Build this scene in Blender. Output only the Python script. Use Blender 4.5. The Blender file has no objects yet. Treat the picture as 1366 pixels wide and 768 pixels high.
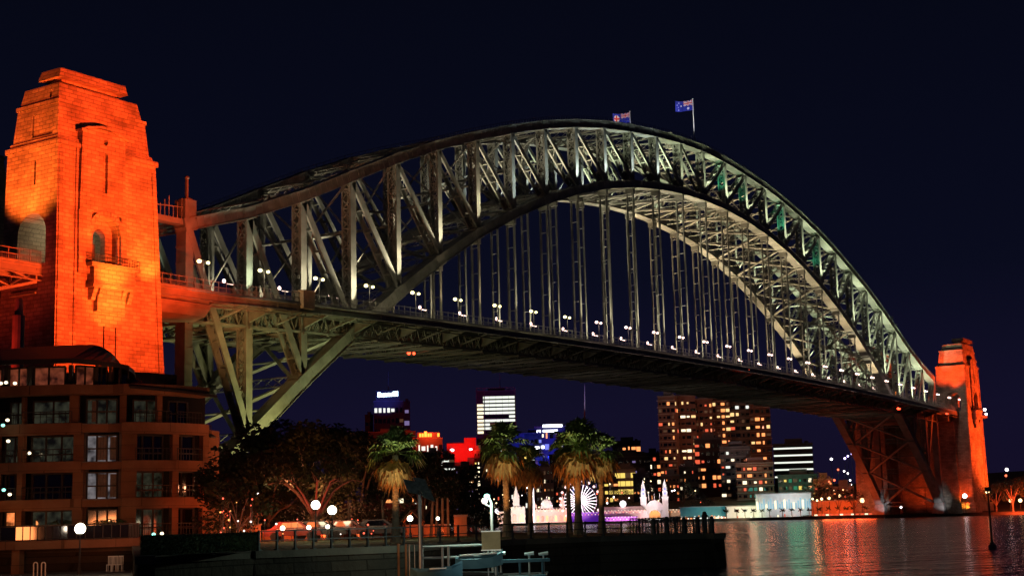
import bpy, bmesh, math, random
from mathutils import Vector, Matrix
import numpy as np
rnd = random.Random(7)
scn = bpy.context.scene
COL = scn.collection
R = math.radians
# ------------------------------------------------------------------ camera
CAM = Vector((-216.36, -223.567, 3.1754))
YAW, PITCH, ROLL, FPX = 0.583229, 0.1583385, -0.0246851, 1939.92      # FPX: focal length in pixels of a 1366 px wide frame
_f = Vector((math.cos(PITCH)*math.cos(YAW), math.cos(PITCH)*math.sin(YAW), math.sin(PITCH)))
_r = Vector((math.sin(YAW), -math.cos(YAW), 0)); _u = _r.cross(_f)
_c, _s = math.cos(ROLL), math.sin(ROLL)
RT = _c*_r + _s*_u; UP = -_s*_r + _c*_u
cd = bpy.data.cameras.new('camera'); cam = bpy.data.objects.new('camera', cd); COL.objects.link(cam)
M = Matrix((RT, UP, -_f)).transposed().to_4x4(); M.translation = CAM
cam.matrix_world = M
cd.sensor_width = 36.0; cd.lens = 36.0*FPX/1366; cd.clip_start = 0.5; cd.clip_end = 9000
scn.camera = cam

def at(px, py, D):                      # point of the place seen at a pixel of the photo, D metres away along the view axis
    return CAM + D*(_f + RT*((px-683)/FPX) + UP*((384-py)/FPX))
def ground_at(px, D, z):                # the point at height z, D metres out, in the direction of column px
    p = at(px, 700, D); q = at(px, 720, D)
    t = (z-p.z)/(q.z-p.z); r = p+(q-p)*t
    return Vector((r.x, r.y, z))
def hz(px): return 693.757-0.0247*(px-683)      # horizon row
def zat(px, py, D): return at(px, py, D).z

# ------------------------------------------------------------------ night sky, faint moon
w = bpy.data.worlds.new('World'); scn.world = w; w.use_nodes = True
nt = w.node_tree; nt.nodes.clear()
out = nt.nodes.new('ShaderNodeOutputWorld')
sky = nt.nodes.new('ShaderNodeTexSky'); sky.sky_type = 'NISHITA'; sky.sun_disc = False
sky.sun_elevation = R(-6.5); sky.sun_rotation = R(60); sky.air_density = 1.5; sky.ozone_density = 3
bg1 = nt.nodes.new('ShaderNodeBackground'); bg1.inputs['Strength'].default_value = 0.05
nt.links.new(sky.outputs[0], bg1.inputs[0])
tc = nt.nodes.new('ShaderNodeTexCoord'); sx = nt.nodes.new('ShaderNodeSeparateXYZ')
nt.links.new(tc.outputs['Generated'], sx.inputs[0])
ramp = nt.nodes.new('ShaderNodeValToRGB'); nt.links.new(sx.outputs['Z'], ramp.inputs[0])
cr = ramp.color_ramp
cr.elements[0].position = 0.0; cr.elements[0].color = (0.0078, 0.0055, 0.0230, 1)
cr.elements[1].position = 0.40; cr.elements[1].color = (0.0019, 0.0027, 0.0075, 1)
e = cr.elements.new(0.07); e.color = (0.0068, 0.0056, 0.0240, 1)
e = cr.elements.new(0.16); e.color = (0.0034, 0.0040, 0.0140, 1)
bg2 = nt.nodes.new('ShaderNodeBackground'); nt.links.new(ramp.outputs[0], bg2.inputs[0]); bg2.inputs['Strength'].default_value = 0.82
add = nt.nodes.new('ShaderNodeAddShader'); nt.links.new(bg1.outputs[0], add.inputs[0]); nt.links.new(bg2.outputs[0], add.inputs[1])
nt.links.new(add.outputs[0], out.inputs[0])
sd = bpy.data.lights.new('moon', 'SUN'); sd.energy = 0.004; sd.angle = R(0.5); sd.color = (1, 0.95, 0.88)
so = bpy.data.objects.new('moon', sd); COL.objects.link(so); so.rotation_euler = (R(55), 0, R(-20))
scn.view_settings.view_transform = 'Standard'; scn.view_settings.look = 'None'
scn.view_settings.exposure = 0.0; scn.view_settings.gamma = 1.0; scn.view_settings.use_curve_mapping = False
scn.cycles.use_denoising = True
scn.cycles.max_bounces = 5; scn.cycles.diffuse_bounces = 2; scn.cycles.glossy_bounces = 3; scn.cycles.transmission_bounces = 3
scn.cycles.sample_clamp_indirect = 3.0; scn.cycles.sample_clamp_direct = 12.0
scn.cycles.caustics_reflective = False; scn.cycles.caustics_refractive = False
scn.cycles.use_light_tree = True

# ------------------------------------------------------------------ helpers
class MB:
    """collects vertices and faces of one mesh"""
    def __init__(s): s.v = []; s.f = []; s.mi = []; s.cur = 0
    def add(s, vs, fs):
        n = len(s.v); s.v += [tuple(v) for v in vs]
        for f in fs: s.f.append(tuple(n+i for i in f)); s.mi.append(s.cur)
    def hexa(s, b, t):      # b, t: four bottom and four top points
        s.add(list(b)+list(t), [(3,2,1,0),(4,5,6,7),(0,1,5,4),(1,2,6,5),(2,3,7,6),(3,0,4,7)])
    def box(s, x0, x1, y0, y1, z0, z1):
        s.hexa([(x0,y0,z0),(x1,y0,z0),(x1,y1,z0),(x0,y1,z0)], [(x0,y0,z1),(x1,y0,z1),(x1,y1,z1),(x0,y1,z1)])
    def bar(s, p, q, w, h, side=(0,1,0)):   # box from p to q, w along `side`, h across
        p = Vector(p); q = Vector(q); d = (q-p)
        if d.length < 1e-6: return
        d.normalize(); a = Vector(side); a = (a-d*a.dot(d))
        if a.length < 1e-4: a = d.orthogonal()
        a.normalize(); b = d.cross(a); a = a*w/2; b = b*h/2
        s.hexa([p-a-b, p+a-b, p+a+b, p-a+b], [q-a-b, q+a-b, q+a+b, q-a+b])
    def tube(s, p, q, r0, r1=None, n=8, cap=True):
        p = Vector(p); q = Vector(q); r1 = r0 if r1 is None else r1
        d = (q-p).normalized(); a = d.orthogonal().normalized(); b = d.cross(a)
        vs = []
        for c, r in ((p, r0), (q, r1)):
            for i in range(n):
                t = 2*math.pi*i/n; vs.append(c+a*(r*math.cos(t))+b*(r*math.sin(t)))
        fs = [(i, (i+1) % n, n+(i+1) % n, n+i) for i in range(n)]
        if cap: fs += [tuple(range(n-1, -1, -1)), tuple(range(n, 2*n))]
        s.add(vs, fs)
    def ball(s, c, r, n=10, m=6, sz=1.0):
        c = Vector(c); vs = [c+Vector((0,0,-r*sz))]
        for j in range(1, m):
            ph = -math.pi/2+math.pi*j/m
            for i in range(n):
                t = 2*math.pi*i/n
                vs.append(c+Vector((r*math.cos(ph)*math.cos(t), r*math.cos(ph)*math.sin(t), r*sz*math.sin(ph))))
        vs.append(c+Vector((0,0,r*sz))); L = len(vs)-1
        fs = [(0, 1+(i+1) % n, 1+i) for i in range(n)]
        for j in range(m-2):
            for i in range(n):
                a = 1+j*n; fs.append((a+i, a+(i+1) % n, a+n+(i+1) % n, a+n+i))
        a = 1+(m-2)*n; fs += [(a+i, a+(i+1) % n, L) for i in range(n)]
        s.add(vs, fs)
    def prism(s, poly, off):   # extrude a 3-D polygon by off
        n = len(poly); off = Vector(off); vs = [Vector(p) for p in poly]+[Vector(p)+off for p in poly]
        s.add(vs, [tuple(range(n-1, -1, -1)), tuple(range(n, 2*n))]+[(i, (i+1) % n, n+(i+1) % n, n+i) for i in range(n)])
    def mesh(s, name, mats, smooth=False):
        me = bpy.data.meshes.new(name); me.from_pydata(s.v, [], s.f)
        if not isinstance(mats, (list, tuple)): mats = [mats]
        for m in mats: me.materials.append(m)
        if len(mats) > 1: me.polygons.foreach_set('material_index', s.mi)
        if smooth: me.polygons.foreach_set('use_smooth', [True]*len(me.polygons))
        me.update(); bm = bmesh.new(); bm.from_mesh(me); bmesh.ops.recalc_face_normals(bm, faces=bm.faces); bm.to_mesh(me); bm.free()
        return me
    def build(s, name, mats, parent=None, smooth=False, loc=None):
        if not s.v: return None
        o = bpy.data.objects.new(name, s.mesh(name, mats, smooth)); COL.objects.link(o)
        if loc is not None: o.location = loc
        if parent: attach(o, parent)
        return o
def attach(o, parent):          # parent keeps world placement of geometry written in world coordinates
    o.parent = parent
    o.matrix_parent_inverse = MW(parent).inverted()
def MW(o):
    m = Matrix.LocRotScale(o.location, o.rotation_euler, o.scale)
    return (MW(o.parent) @ o.matrix_parent_inverse @ m) if o.parent else m
def tag(o, label, cat, group=None, kind=None):
    if label: o['label'] = label
    if cat: o['category'] = cat
    if group: o['group'] = group
    if kind: o['kind'] = kind
    return o
def thing(name, label, cat, loc=(0,0,0), rz=0, group=None):
    o = bpy.data.objects.new(name, None); COL.objects.link(o); o.location = loc; o.rotation_euler = (0,0,rz); o.empty_display_size = 0.5
    return tag(o, label, cat, group)
def struct(mb, name, m, smooth=False):
    o = mb.build(name, m, smooth=smooth); o['kind'] = 'structure'; return o
def lbuild(mb, name, mats, parent, smooth=False):    # geometry written in the parent's own coordinates
    o = bpy.data.objects.new(name, mb.mesh(name, mats, smooth)); COL.objects.link(o); o.parent = parent; return o
def mlink(name, me, parent, loc=(0,0,0), rz=0):
    o = bpy.data.objects.new(name, me); COL.objects.link(o); o.parent = parent; o.location = loc; o.rotation_euler = (0,0,rz); return o
def copy_tree(o, parent=None):
    c = o.copy(); COL.objects.link(c); c.parent = parent
    for ch in list(o.children): copy_tree(ch, c)
    return c
ORD = ['first','second','third','fourth','fifth','sixth','seventh','eighth','ninth','tenth','eleventh','twelfth','thirteenth','fourteenth','fifteenth','sixteenth','seventeenth','eighteenth','nineteenth','twentieth','twenty-first','twenty-second','twenty-third','twenty-fourth','twenty-fifth','twenty-sixth','twenty-seventh','twenty-eighth','twenty-ninth','thirtieth']

def mat(name, col, rough=0.6, metal=0.0, var=0.25, scale=1.0, bump=0.0, bscale=None, spec=0.5):
    m = bpy.data.materials.new(name); m.use_nodes = True; t = m.node_tree; b = t.nodes['Principled BSDF']
    b.inputs['Roughness'].default_value = rough; b.inputs['Metallic'].default_value = metal
    b.inputs['Specular IOR Level'].default_value = spec
    co = t.nodes.new('ShaderNodeTexCoord'); n = t.nodes.new('ShaderNodeTexNoise')
    n.inputs['Scale'].default_value = scale; n.inputs['Detail'].default_value = 5; t.links.new(co.outputs['Object'], n.inputs['Vector'])
    r = t.nodes.new('ShaderNodeValToRGB'); t.links.new(n.outputs[0], r.inputs[0])
    r.color_ramp.elements[0].position = 0.3; r.color_ramp.elements[1].position = 0.7
    r.color_ramp.elements[0].color = tuple(c*(1-var) for c in col)+(1,); r.color_ramp.elements[1].color = tuple(min(1, c*(1+var)) for c in col)+(1,)
    t.links.new(r.outputs[0], b.inputs['Base Color'])
    if bump:
        n2 = t.nodes.new('ShaderNodeTexNoise'); n2.inputs['Scale'].default_value = bscale or scale*4; t.links.new(co.outputs['Object'], n2.inputs['Vector'])
        bp = t.nodes.new('ShaderNodeBump'); bp.inputs['Strength'].default_value = bump; bp.inputs['Distance'].default_value = 0.1
        t.links.new(n2.outputs[0], bp.inputs['Height']); t.links.new(bp.outputs[0], b.inputs['Normal'])
    return m
def emit(name, col, strength):
    m = bpy.data.materials.new(name); m.use_nodes = True; t = m.node_tree; b = t.nodes['Principled BSDF']
    b.inputs['Base Color'].default_value = (0.02, 0.02, 0.02, 1)
    b.inputs['Emission Color'].default_value = tuple(col)+(1,); b.inputs['Emission Strength'].default_value = strength
    try: m.cycles.emission_sampling = 'NONE' if strength < 30 else 'AUTO'
    except Exception: pass
    return m
def stone(name, c1, c2, bw=1.6, bh=0.62, mortar=0.03, rough=0.85, bump=0.5):
    m = bpy.data.materials.new(name); m.use_nodes = True; t = m.node_tree; b = t.nodes['Principled BSDF']
    b.inputs['Roughness'].default_value = rough; b.inputs['Specular IOR Level'].default_value = 0.2
    co = t.nodes.new('ShaderNodeTexCoord'); s = t.nodes.new('ShaderNodeSeparateXYZ'); t.links.new(co.outputs['Object'], s.inputs[0])
    ad = t.nodes.new('ShaderNodeMath'); ad.operation = 'ADD'; t.links.new(s.outputs['X'], ad.inputs[0]); t.links.new(s.outputs['Y'], ad.inputs[1])
    cb = t.nodes.new('ShaderNodeCombineXYZ'); t.links.new(ad.outputs[0], cb.inputs[0]); t.links.new(s.outputs['Z'], cb.inputs[1])
    br = t.nodes.new('ShaderNodeTexBrick'); t.links.new(cb.outputs[0], br.inputs['Vector'])
    br.inputs['Scale'].default_value = 1; br.inputs['Brick Width'].default_value = bw; br.inputs['Row Height'].default_value = bh
    br.inputs['Mortar Size'].default_value = mortar; br.inputs['Mortar Smooth'].default_value = 0.4; br.inputs['Bias'].default_value = 0
    br.inputs['Color1'].default_value = c1+(1,); br.inputs['Color2'].default_value = c2+(1,)
    br.inputs['Mortar'].default_value = tuple(c*0.45 for c in c1)+(1,)
    n = t.nodes.new('ShaderNodeTexNoise'); n.inputs['Scale'].default_value = 0.25; n.inputs['Detail'].default_value = 6; t.links.new(co.outputs['Object'], n.inputs['Vector'])
    mr = t.nodes.new('ShaderNodeMapRange'); mr.inputs[1].default_value = .3; mr.inputs[2].default_value = .7; mr.inputs[3].default_value = 0.55; mr.inputs[4].default_value = 1.25; t.links.new(n.outputs[0], mr.inputs[0])
    mx = t.nodes.new('ShaderNodeMix'); mx.data_type = 'RGBA'; mx.blend_type = 'MULTIPLY'; mx.inputs[0].default_value = 1
    t.links.new(br.outputs['Color'], mx.inputs[6]); t.links.new(mr.outputs[0], mx.inputs[7]); t.links.new(mx.outputs[2], b.inputs['Base Color'])
    n3 = t.nodes.new('ShaderNodeTexNoise'); n3.inputs['Scale'].default_value = 2.2; n3.inputs['Detail'].default_value = 4; t.links.new(co.outputs['Object'], n3.inputs['Vector'])
    sm = t.nodes.new('ShaderNodeMath'); sm.operation = 'SUBTRACT'; t.links.new(n3.outputs[0], sm.inputs[0]); t.links.new(br.outputs['Fac'], sm.inputs[1])
    bp = t.nodes.new('ShaderNodeBump'); bp.inputs['Strength'].default_value = bump; bp.inputs['Distance'].default_value = 0.25
    t.links.new(sm.outputs[0], bp.inputs['Height']); t.links.new(bp.outputs[0], b.inputs['Normal'])
    return m
def spot(loc, target, power, col, size=80, blend=0.6, rad=0.3, name='floodlight'):
    l = bpy.data.lights.new(name, 'SPOT'); l.energy = power; l.color = col; l.spot_size = R(size); l.spot_blend = blend; l.shadow_soft_size = rad
    o = bpy.data.objects.new(name, l); COL.objects.link(o); o.location = loc
    o.rotation_euler = (Vector(target)-Vector(loc)).to_track_quat('-Z', 'Y').to_euler(); return o
def point(loc, power, col, rad=0.3, name='lamp_light'):
    l = bpy.data.lights.new(name, 'POINT'); l.energy = power; l.color = col; l.shadow_soft_size = rad
    o = bpy.data.objects.new(name, l); COL.objects.link(o); o.location = loc; return o

STEEL = mat('bridge_steel', (0.20, 0.20, 0.19), 0.55, 0.0, 0.30, 0.35, 0.15, 3.0)
DARKSTEEL = mat('dark_steel', (0.05, 0.05, 0.052), 0.5, 0.1, 0.3, 0.5)
GRANITE = stone('granite_blocks', (0.50, 0.43, 0.35), (0.33, 0.28, 0.23), 1.9, 0.75, 0.07, bump=0.6)
GRANITE2 = stone('rusticated_granite', (0.45, 0.39, 0.32), (0.33, 0.29, 0.24), 1.5, 0.75, 0.05, bump=0.9)
ASPHALT = mat('asphalt', (0.05, 0.05, 0.052), 0.85, 0, 0.2, 2)
CONC = mat('concrete', (0.30, 0.28, 0.26), 0.85, 0, 0.25, 0.6, 0.2, 5)
DARK = mat('dark_void', (0.012, 0.011, 0.010), 0.6, 0, 0.3, 1)
WHITE = mat('white_paint', (0.75, 0.75, 0.73), 0.5, 0, 0.08, 1)
# ------------------------------------------------------------------ water and land
def water_mat():
    m = bpy.data.materials.new('harbour_water'); m.use_nodes = True; t = m.node_tree; b = t.nodes['Principled BSDF']
    b.inputs['Base Color'].default_value = (0.018, 0.022, 0.018, 1); b.inputs['Roughness'].default_value = 0.15
    b.inputs['IOR'].default_value = 1.33
    co = t.nodes.new('ShaderNodeTexCoord'); h = None
    for sc, st, rot in ((0.55, 1.3, 0.3), (0.12, 2.6, 0.9), (2.2, 0.45, 0.1)):
        mp = t.nodes.new('ShaderNodeMapping'); mp.inputs['Scale'].default_value = (sc*.55, sc, sc); mp.inputs['Rotation'].default_value = (0, 0, 1.0+rot*.3)
        t.links.new(co.outputs['Object'], mp.inputs[0])
        n = t.nodes.new('ShaderNodeTexNoise'); n.inputs['Scale'].default_value = 1; n.inputs['Detail'].default_value = 4; t.links.new(mp.outputs[0], n.inputs['Vector'])
        ml = t.nodes.new('ShaderNodeMath'); ml.operation = 'MULTIPLY'; ml.inputs[1].default_value = st; t.links.new(n.outputs[0], ml.inputs[0])
        if h is None: h = ml.outputs[0]
        else:
            a = t.nodes.new('ShaderNodeMath'); a.operation = 'ADD'; t.links.new(h, a.inputs[0]); t.links.new(ml.outputs[0], a.inputs[1]); h = a.outputs[0]
    bp = t.nodes.new('ShaderNodeBump'); bp.inputs['Strength'].default_value = 1.0; bp.inputs['Distance'].default_value = 0.8
    t.links.new(h, bp.inputs['Height']); t.links.new(bp.outputs[0], b.inputs['Normal'])
    return m
mb = MB(); mb.add([(-2500,-2500,0),(7000,-2500,0),(7000,7000,0),(-2500,7000,0)], [(0,1,2,3)])
struct(mb, 'water', water_mat())

GRASS = mat('grass', (0.055, 0.085, 0.025), 0.9, 0, 0.4, 1.2, 0.5, 12)
PAVE = mat('paving', (0.28, 0.24, 0.20), 0.8, 0, 0.2, 1.0, 0.2, 6)
SOIL = mat('dark_soil', (0.05, 0.045, 0.035), 0.9, 0, 0.3, 0.3, 0.3)
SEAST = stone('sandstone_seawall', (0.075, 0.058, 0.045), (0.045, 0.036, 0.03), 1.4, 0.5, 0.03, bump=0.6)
HILLM = mat('hill_scrub', (0.035, 0.04, 0.02), 0.95, 0, 0.5, 0.05, 0.6, 0.6)

ZQ = 2.05
quay_px = [(-160, 99.5), (178, 101), (184, 60), (339, 66), (526, 71), (620, 79), (700, 86), (800, 90), (940, 91.5), (966, 90)]
quay = [ground_at(px, D, ZQ) for px, D in quay_px]
north_line = [Vector((-95, -140, ZQ)), Vector((-20, -75, ZQ)), Vector((30, -30, ZQ)), Vector((36, 40, ZQ)), Vector((20, 140, ZQ)), Vector((-150, 200, ZQ)), Vector((-330, 60, ZQ)), Vector((-260, -120, ZQ))]
land = quay+north_line
mb = MB(); n = len(land)
mb.add([(p.x, p.y, ZQ) for p in land], [tuple(range(n))])
struct(mb, 'lawn', GRASS)
# promenade strip behind the sea wall
mb = MB()
def offs(poly, d):
    o = []
    for i, p in enumerate(poly):
        a = poly[max(0, i-1)]; b = poly[min(len(poly)-1, i+1)]; t = (b-a).normalized(); nrm = Vector((-t.y, t.x, 0)); o.append(p+nrm*d)
    return o
inn = offs(quay, 3.2); inn0 = offs(quay, 0.5)
for i in range(len(quay)-1): mb.add([inn0[i]+Vector((0,0,.008)), inn0[i+1]+Vector((0,0,.008)), inn[i+1]+Vector((0,0,.008)), inn[i]+Vector((0,0,.008))], [(0,1,2,3)])
struct(mb, 'promenade', PAVE)
# sea wall: a thing with a coping part
sw = thing('sea_wall', 'low dark sandstone sea wall running along the park edge to the water corner', 'sea wall', quay[6])
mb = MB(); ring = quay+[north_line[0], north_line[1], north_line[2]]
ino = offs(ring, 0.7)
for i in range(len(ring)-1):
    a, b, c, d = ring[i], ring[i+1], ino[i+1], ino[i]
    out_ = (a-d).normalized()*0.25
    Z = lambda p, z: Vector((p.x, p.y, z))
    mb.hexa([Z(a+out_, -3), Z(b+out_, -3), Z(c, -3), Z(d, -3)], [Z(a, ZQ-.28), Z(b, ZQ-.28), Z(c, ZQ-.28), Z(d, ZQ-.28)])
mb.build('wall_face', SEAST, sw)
mb = MB()
for i in range(len(ring)-1):
    a, b, c, d = ring[i], ring[i+1], ino[i+1], ino[i]
    o_ = (a-d).normalized()*0.12
    mb.hexa([Z(a+o_, ZQ-.28), Z(b+o_, ZQ-.28), Z(c, ZQ-.28), Z(d, ZQ-.28)], [Z(a+o_, ZQ+.05), Z(b+o_, ZQ+.05), Z(c, ZQ+.05), Z(d, ZQ+.05)])
mb.build('coping', mat('coping_stone', (.12,.10,.08), .85, 0, .3, .8, .3, 6), sw)

# north shore: land and hill as a height sheet
def nh(x, y):
    # distance inland from a shoreline that runs roughly along x = 520 near the bridge and bends back west at luna park
    sx_ = 512 + 10*math.sin(y*0.02)
    if y < -40: sx_ += (-40-y)*0.55
    if y > 60: sx_ += (y-60)*0.10
    d = x-sx_
    return d
def hz_(x, y):
    d = nh(x, y)
    if d < 0: return -3.0
    z = 2.2
    if d > 25: z += 30*(1-math.exp(-(d-25)/190.0))*(0.8+0.35*math.sin(x*.008+1)*math.cos(y*.007))
    return z
mb = MB(); xs = [490+i*9 for i in range(34)]+[796+i*45 for i in range(1, 50)]; ys = [-900+i*24 for i in range(120)]
vs = []; fs = []
for x in xs:
    for y in ys: vs.append((x, y, hz_(x, y)))
ny = len(ys)
for i in range(len(xs)-1):
    for j in range(ny-1): fs.append((i*ny+j, (i+1)*ny+j, (i+1)*ny+j+1, i*ny+j+1))
mb.add(vs, fs); struct(mb, 'hills', HILLM, True)

# ------------------------------------------------------------------ the bridge
PL = 17.98
ZU = [65.7,71.1,78.1,86.2,94.2,101.4,107.7,113.5,118.7,123.0,126.5,129.2,131.2,132.6,133.3]
ZL = [7.7,23.6,37.4,50.1,62.0,73.0,82.8,91.1,98.3,104.3,109.2,112.8,115.3,116.8,117.3]
def zu(i): return ZU[min(i, 28-i)]
def zl(i): return ZL[min(i, 28-i)]
def zd(x): t = x/503.4; return 51.2+4.0*4*t*(1-t)          # walkway surface
TW = 3.0                                                     # width of a truss member across the bridge
Y0E, Y0W = 0.0, 30.0
DE, DW = -8.6, 41.6                                          # deck edges
bridge = thing('arch_bridge', 'huge steel arch bridge with floodlit trusses crossing the harbour above the water', 'bridge', (0, 0, 7.7))
def xo(i): return i*PL-1.0
def laced(mb, p, q, wx, y0, pitch=2.4, side='x'):
    """member made of two plates (outer and inner) with crossed lacing between them; p, q at y = 0 plane"""
    p = Vector(p); q = Vector(q); d = (q-p); L = d.length; d.normalize()
    ax = Vector((0,1,0)).cross(d).normalized()
    for yy in (y0+0.12, y0+TW-0.12):
        a = Vector((p.x, yy, p.z)); b = Vector((q.x, yy, q.z)); mb.bar(a, b, 0.24, wx)
        for s in (-1, 1):       # flanges
            mb.bar(a+ax*(s*(wx/2-.06))+Vector((0, 0.2 if yy < y0+1 else -0.2, 0)), b+ax*(s*(wx/2-.06))+Vector((0, 0.2 if yy < y0+1 else -0.2, 0)), 0.45, 0.10)
    n = max(2, int(L/pitch)); st = L/n
    for s in (-1, 1):
        for k in range(n):
            c0 = p+d*(st*k)+ax*(s*(wx/2-.12)); c1 = p+d*(st*(k+1))+ax*(s*(wx/2-.12))
            A0 = Vector((c0.x, y0+.25, c0.z)); A1 = Vector((c1.x, y0+.25, c1.z)); B0 = Vector((c0.x, y0+TW-.25, c0.z)); B1 = Vector((c1.x, y0+TW-.25, c1.z))
            mb.bar(A0, B1, 0.28, 0.07, d); mb.bar(B0, A1, 0.28, 0.07, d)
            if k % 2 == 0: mb.bar(A0, B0, 0.32, 0.09, d)
def diag_member(mb, p, q, wx, y0):
    p = Vector(p); q = Vector(q); d = (q-p); L = d.length; d.normalize()
    ax = Vector((0,1,0)).cross(d).normalized()
    for yy in (y0+0.25, y0+TW-0.25):
        mb.bar((p.x, yy, p.z), (q.x, yy, q.z), 0.5, wx)
    n = max(2, int(L/5.5))
    for k in range(n):
        a = p+d*(L*(k+.3)/n); b = p+d*(L*(k+.8)/n)
        mb.bar((a.x, y0+.5, a.z), (b.x, y0+TW-.5, b.z), 0.16, 0.16)
        mb.bar((a.x, y0+.5, a.z), (a.x, y0+TW-.5, a.z), 0.3, wx*.7, d)
for y0, side in ((Y0E, 'east'), (Y0W, 'west')):
    # chords
    mb = MB()
    for i in range(28):
        p = Vector((xo(i), y0+TW/2, zu(i)+1.3)); q = Vector((xo(i+1), y0+TW/2, zu(i+1)+1.3)); mb.bar(p, q, TW+.2, 2.5)
        d = (q-p); L = d.length; d.normalize(); nrm = Vector((-d.z, 0, d.x))
        # cover plates, splice ribs, side flange strips
        for s in (-1, 1):
            mb.bar(p+nrm*1.28+Vector((0, s*(TW/2+.12), 0)), q+nrm*1.28+Vector((0, s*(TW/2+.12), 0)), 0.35, 0.14)
            mb.bar(p-nrm*1.22+Vector((0, s*(TW/2+.12), 0)), q-nrm*1.22+Vector((0, s*(TW/2+.12), 0)), 0.35, 0.14)
        for k in range(1, 9):
            c = p+d*(L*k/9); mb.bar(c-nrm*1.2, c+nrm*1.2, TW+.34, 0.14, (0,1,0))
        mb.bar(p-d*1.6, p+d*1.6, TW+.3, 3.0)
    mb.build('top_chord', STEEL, bridge)
    mb = MB()
    for i in range(28):
        dp = 3.2-0.9*math.sin(math.pi*(i+.5)/28)
        p = Vector((xo(i), y0+TW/2, zl(i)-dp/2)); q = Vector((xo(i+1), y0+TW/2, zl(i+1)-dp/2)); mb.bar(p, q, TW+.2, dp)
        d = (q-p); L = d.length; d.normalize(); nrm = Vector((-d.z, 0, d.x))
        for s in (-1, 1):
            for t in (-1, 1): mb.bar(p+nrm*(t*dp/2)+Vector((0, s*(TW/2+.12), 0)), q+nrm*(t*dp/2)+Vector((0, s*(TW/2+.12), 0)), 0.4, 0.16)
        for k in range(1, 6):
            c = p+d*(L*k/6); mb.bar(c-nrm*(dp/2+.02), c+nrm*(dp/2+.02), TW+.32, 0.16, (0,1,0))
        if i: mb.bar(p-d*1.7, p+d*1.7, TW+.36, dp+.6)
    mb.build('bottom_chord', STEEL, bridge)
    # catwalk handrail on the top chord
    mb = MB()
    for yy in (y0+.1, y0+TW-.1):
        for i in range(28):
            a = Vector((xo(i), yy, zu(i)+2.75)); b = Vector((xo(i+1), yy, zu(i+1)+2.75))
            mb.bar(a+Vector((0,0,.95)), b+Vector((0,0,.95)), 0.07, 0.07)
            for k in range(6):
                c = a.lerp(b, k/6); mb.bar(c-Vector((0,0,.2)), c+Vector((0,0,.95)), 0.07, 0.07)
    mb.build('catwalk_rail', STEEL, bridge)
    for i in range(29):
        mb = MB()
        if i in (0, 28):
            mb.box(xo(i)-1.2, xo(i)+1.0, y0+.05, y0+TW-.05, zl(i)-1, zu(i)+.4)
            for k in range(16): zz = zl(i)+k*(zu(i)-zl(i))/16; mb.box(xo(i)-1.28, xo(i)+1.08, y0-.02, y0+TW+.02, zz, zz+.35)
        else: laced(mb, (xo(i), 0, zl(i)-.4), (xo(i), 0, zu(i)+.5), 1.7 if 3 < i < 25 else 2.0, y0)
        mb.build('vertical_post', STEEL, bridge)
    for i in range(14):
        mb = MB(); diag_member(mb, (xo(i), 0, zu(i)), (xo(i+1), 0, zl(i+1)), 1.3 if i > 3 else 1.7, y0); mb.build('diagonal_brace', STEEL, bridge)
        j = 28-i
        mb = MB(); diag_member(mb, (xo(j), 0, zu(j)), (xo(j-1), 0, zl(j-1)), 1.3 if i > 3 else 1.7, y0); mb.build('diagonal_brace', STEEL, bridge)
    for i in range(5, 24):
        mb = MB(); x = xo(i); zt = zl(i)-2; zb = zd(x)-1.5
        for yy in (y0+.35, y0+TW-.35):
            mb.box(x-.42, x+.42, yy-.15, yy+.15, zb, zt)
        n = max(1, int((zt-zb)/6))
        for k in range(n):
            za = zb+(zt-zb)*(k+.5)/n; mb.box(x-.2, x+.2, y0+.32, y0+TW-.32, za, za+.22)
        mb.box(x-.62, x+.62, y0-.02, y0+TW+.02, zt-2.4, zt)
        mb.build('hanger', STEEL, bridge)
# lateral bracing between the trusses, one mesh per panel and level
ya, yb = Y0E+TW, Y0W
def lattice_strut(mb, x, z, h, ya, yb, n=8, t=0.25):
    for zz in (z-h/2, z+h/2): mb.bar((x, ya, zz), (x, yb, zz), t*1.6, t, (1,0,0))
    for k in range(n):
        y_ = ya+(yb-ya)*k/n; y2 = ya+(yb-ya)*(k+1)/n
        mb.bar((x, y_, z-h/2), (x, y2, z+h/2), t*.7, t*.5, (1,0,0)); mb.bar((x, y_, z+h/2), (x, y2, z-h/2), t*.7, t*.5, (1,0,0))
for i in range(29):
    mb = MB(); lattice_strut(mb, xo(i), zu(i)+1.0, 2.2, ya, yb)
    if i < 28:
        A = Vector((xo(i), ya, zu(i)+1)); B = Vector((xo(i), yb, zu(i)+1)); C_ = Vector((xo(i+1), ya, zu(i+1)+1)); D_ = Vector((xo(i+1), yb, zu(i+1)+1))
        mb.bar(A, D_, .5, .45); mb.bar(B, C_, .5, .45)
    mb.build('top_lateral_bracing', STEEL, bridge)
for i in range(1, 29):
    if abs(zl(i)-zd(xo(i))) < 6 and i in (3, 25): pass
    mb = MB(); lattice_strut(mb, xo(i) if i < 28 else xo(28), zl(i)-1.2, 2.0, ya, yb)
    if i < 28:
        A = Vector((xo(i), ya, zl(i)-1.4)); B = Vector((xo(i), yb, zl(i)-1.4)); C_ = Vector((xo(i+1), ya, zl(i+1)-1.4)); D_ = Vector((xo(i+1), yb, zl(i+1)-1.4))
        mb.bar(A, D_, .9, .7); mb.bar(B, C_, .9, .7)
        Mm = (A+B)/2; 
        mb.bar((A+C_)/2, (B+D_)/2, .35, .35)
    mb.build('bottom_lateral_bracing', STEEL, bridge)
mb = MB()
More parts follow.
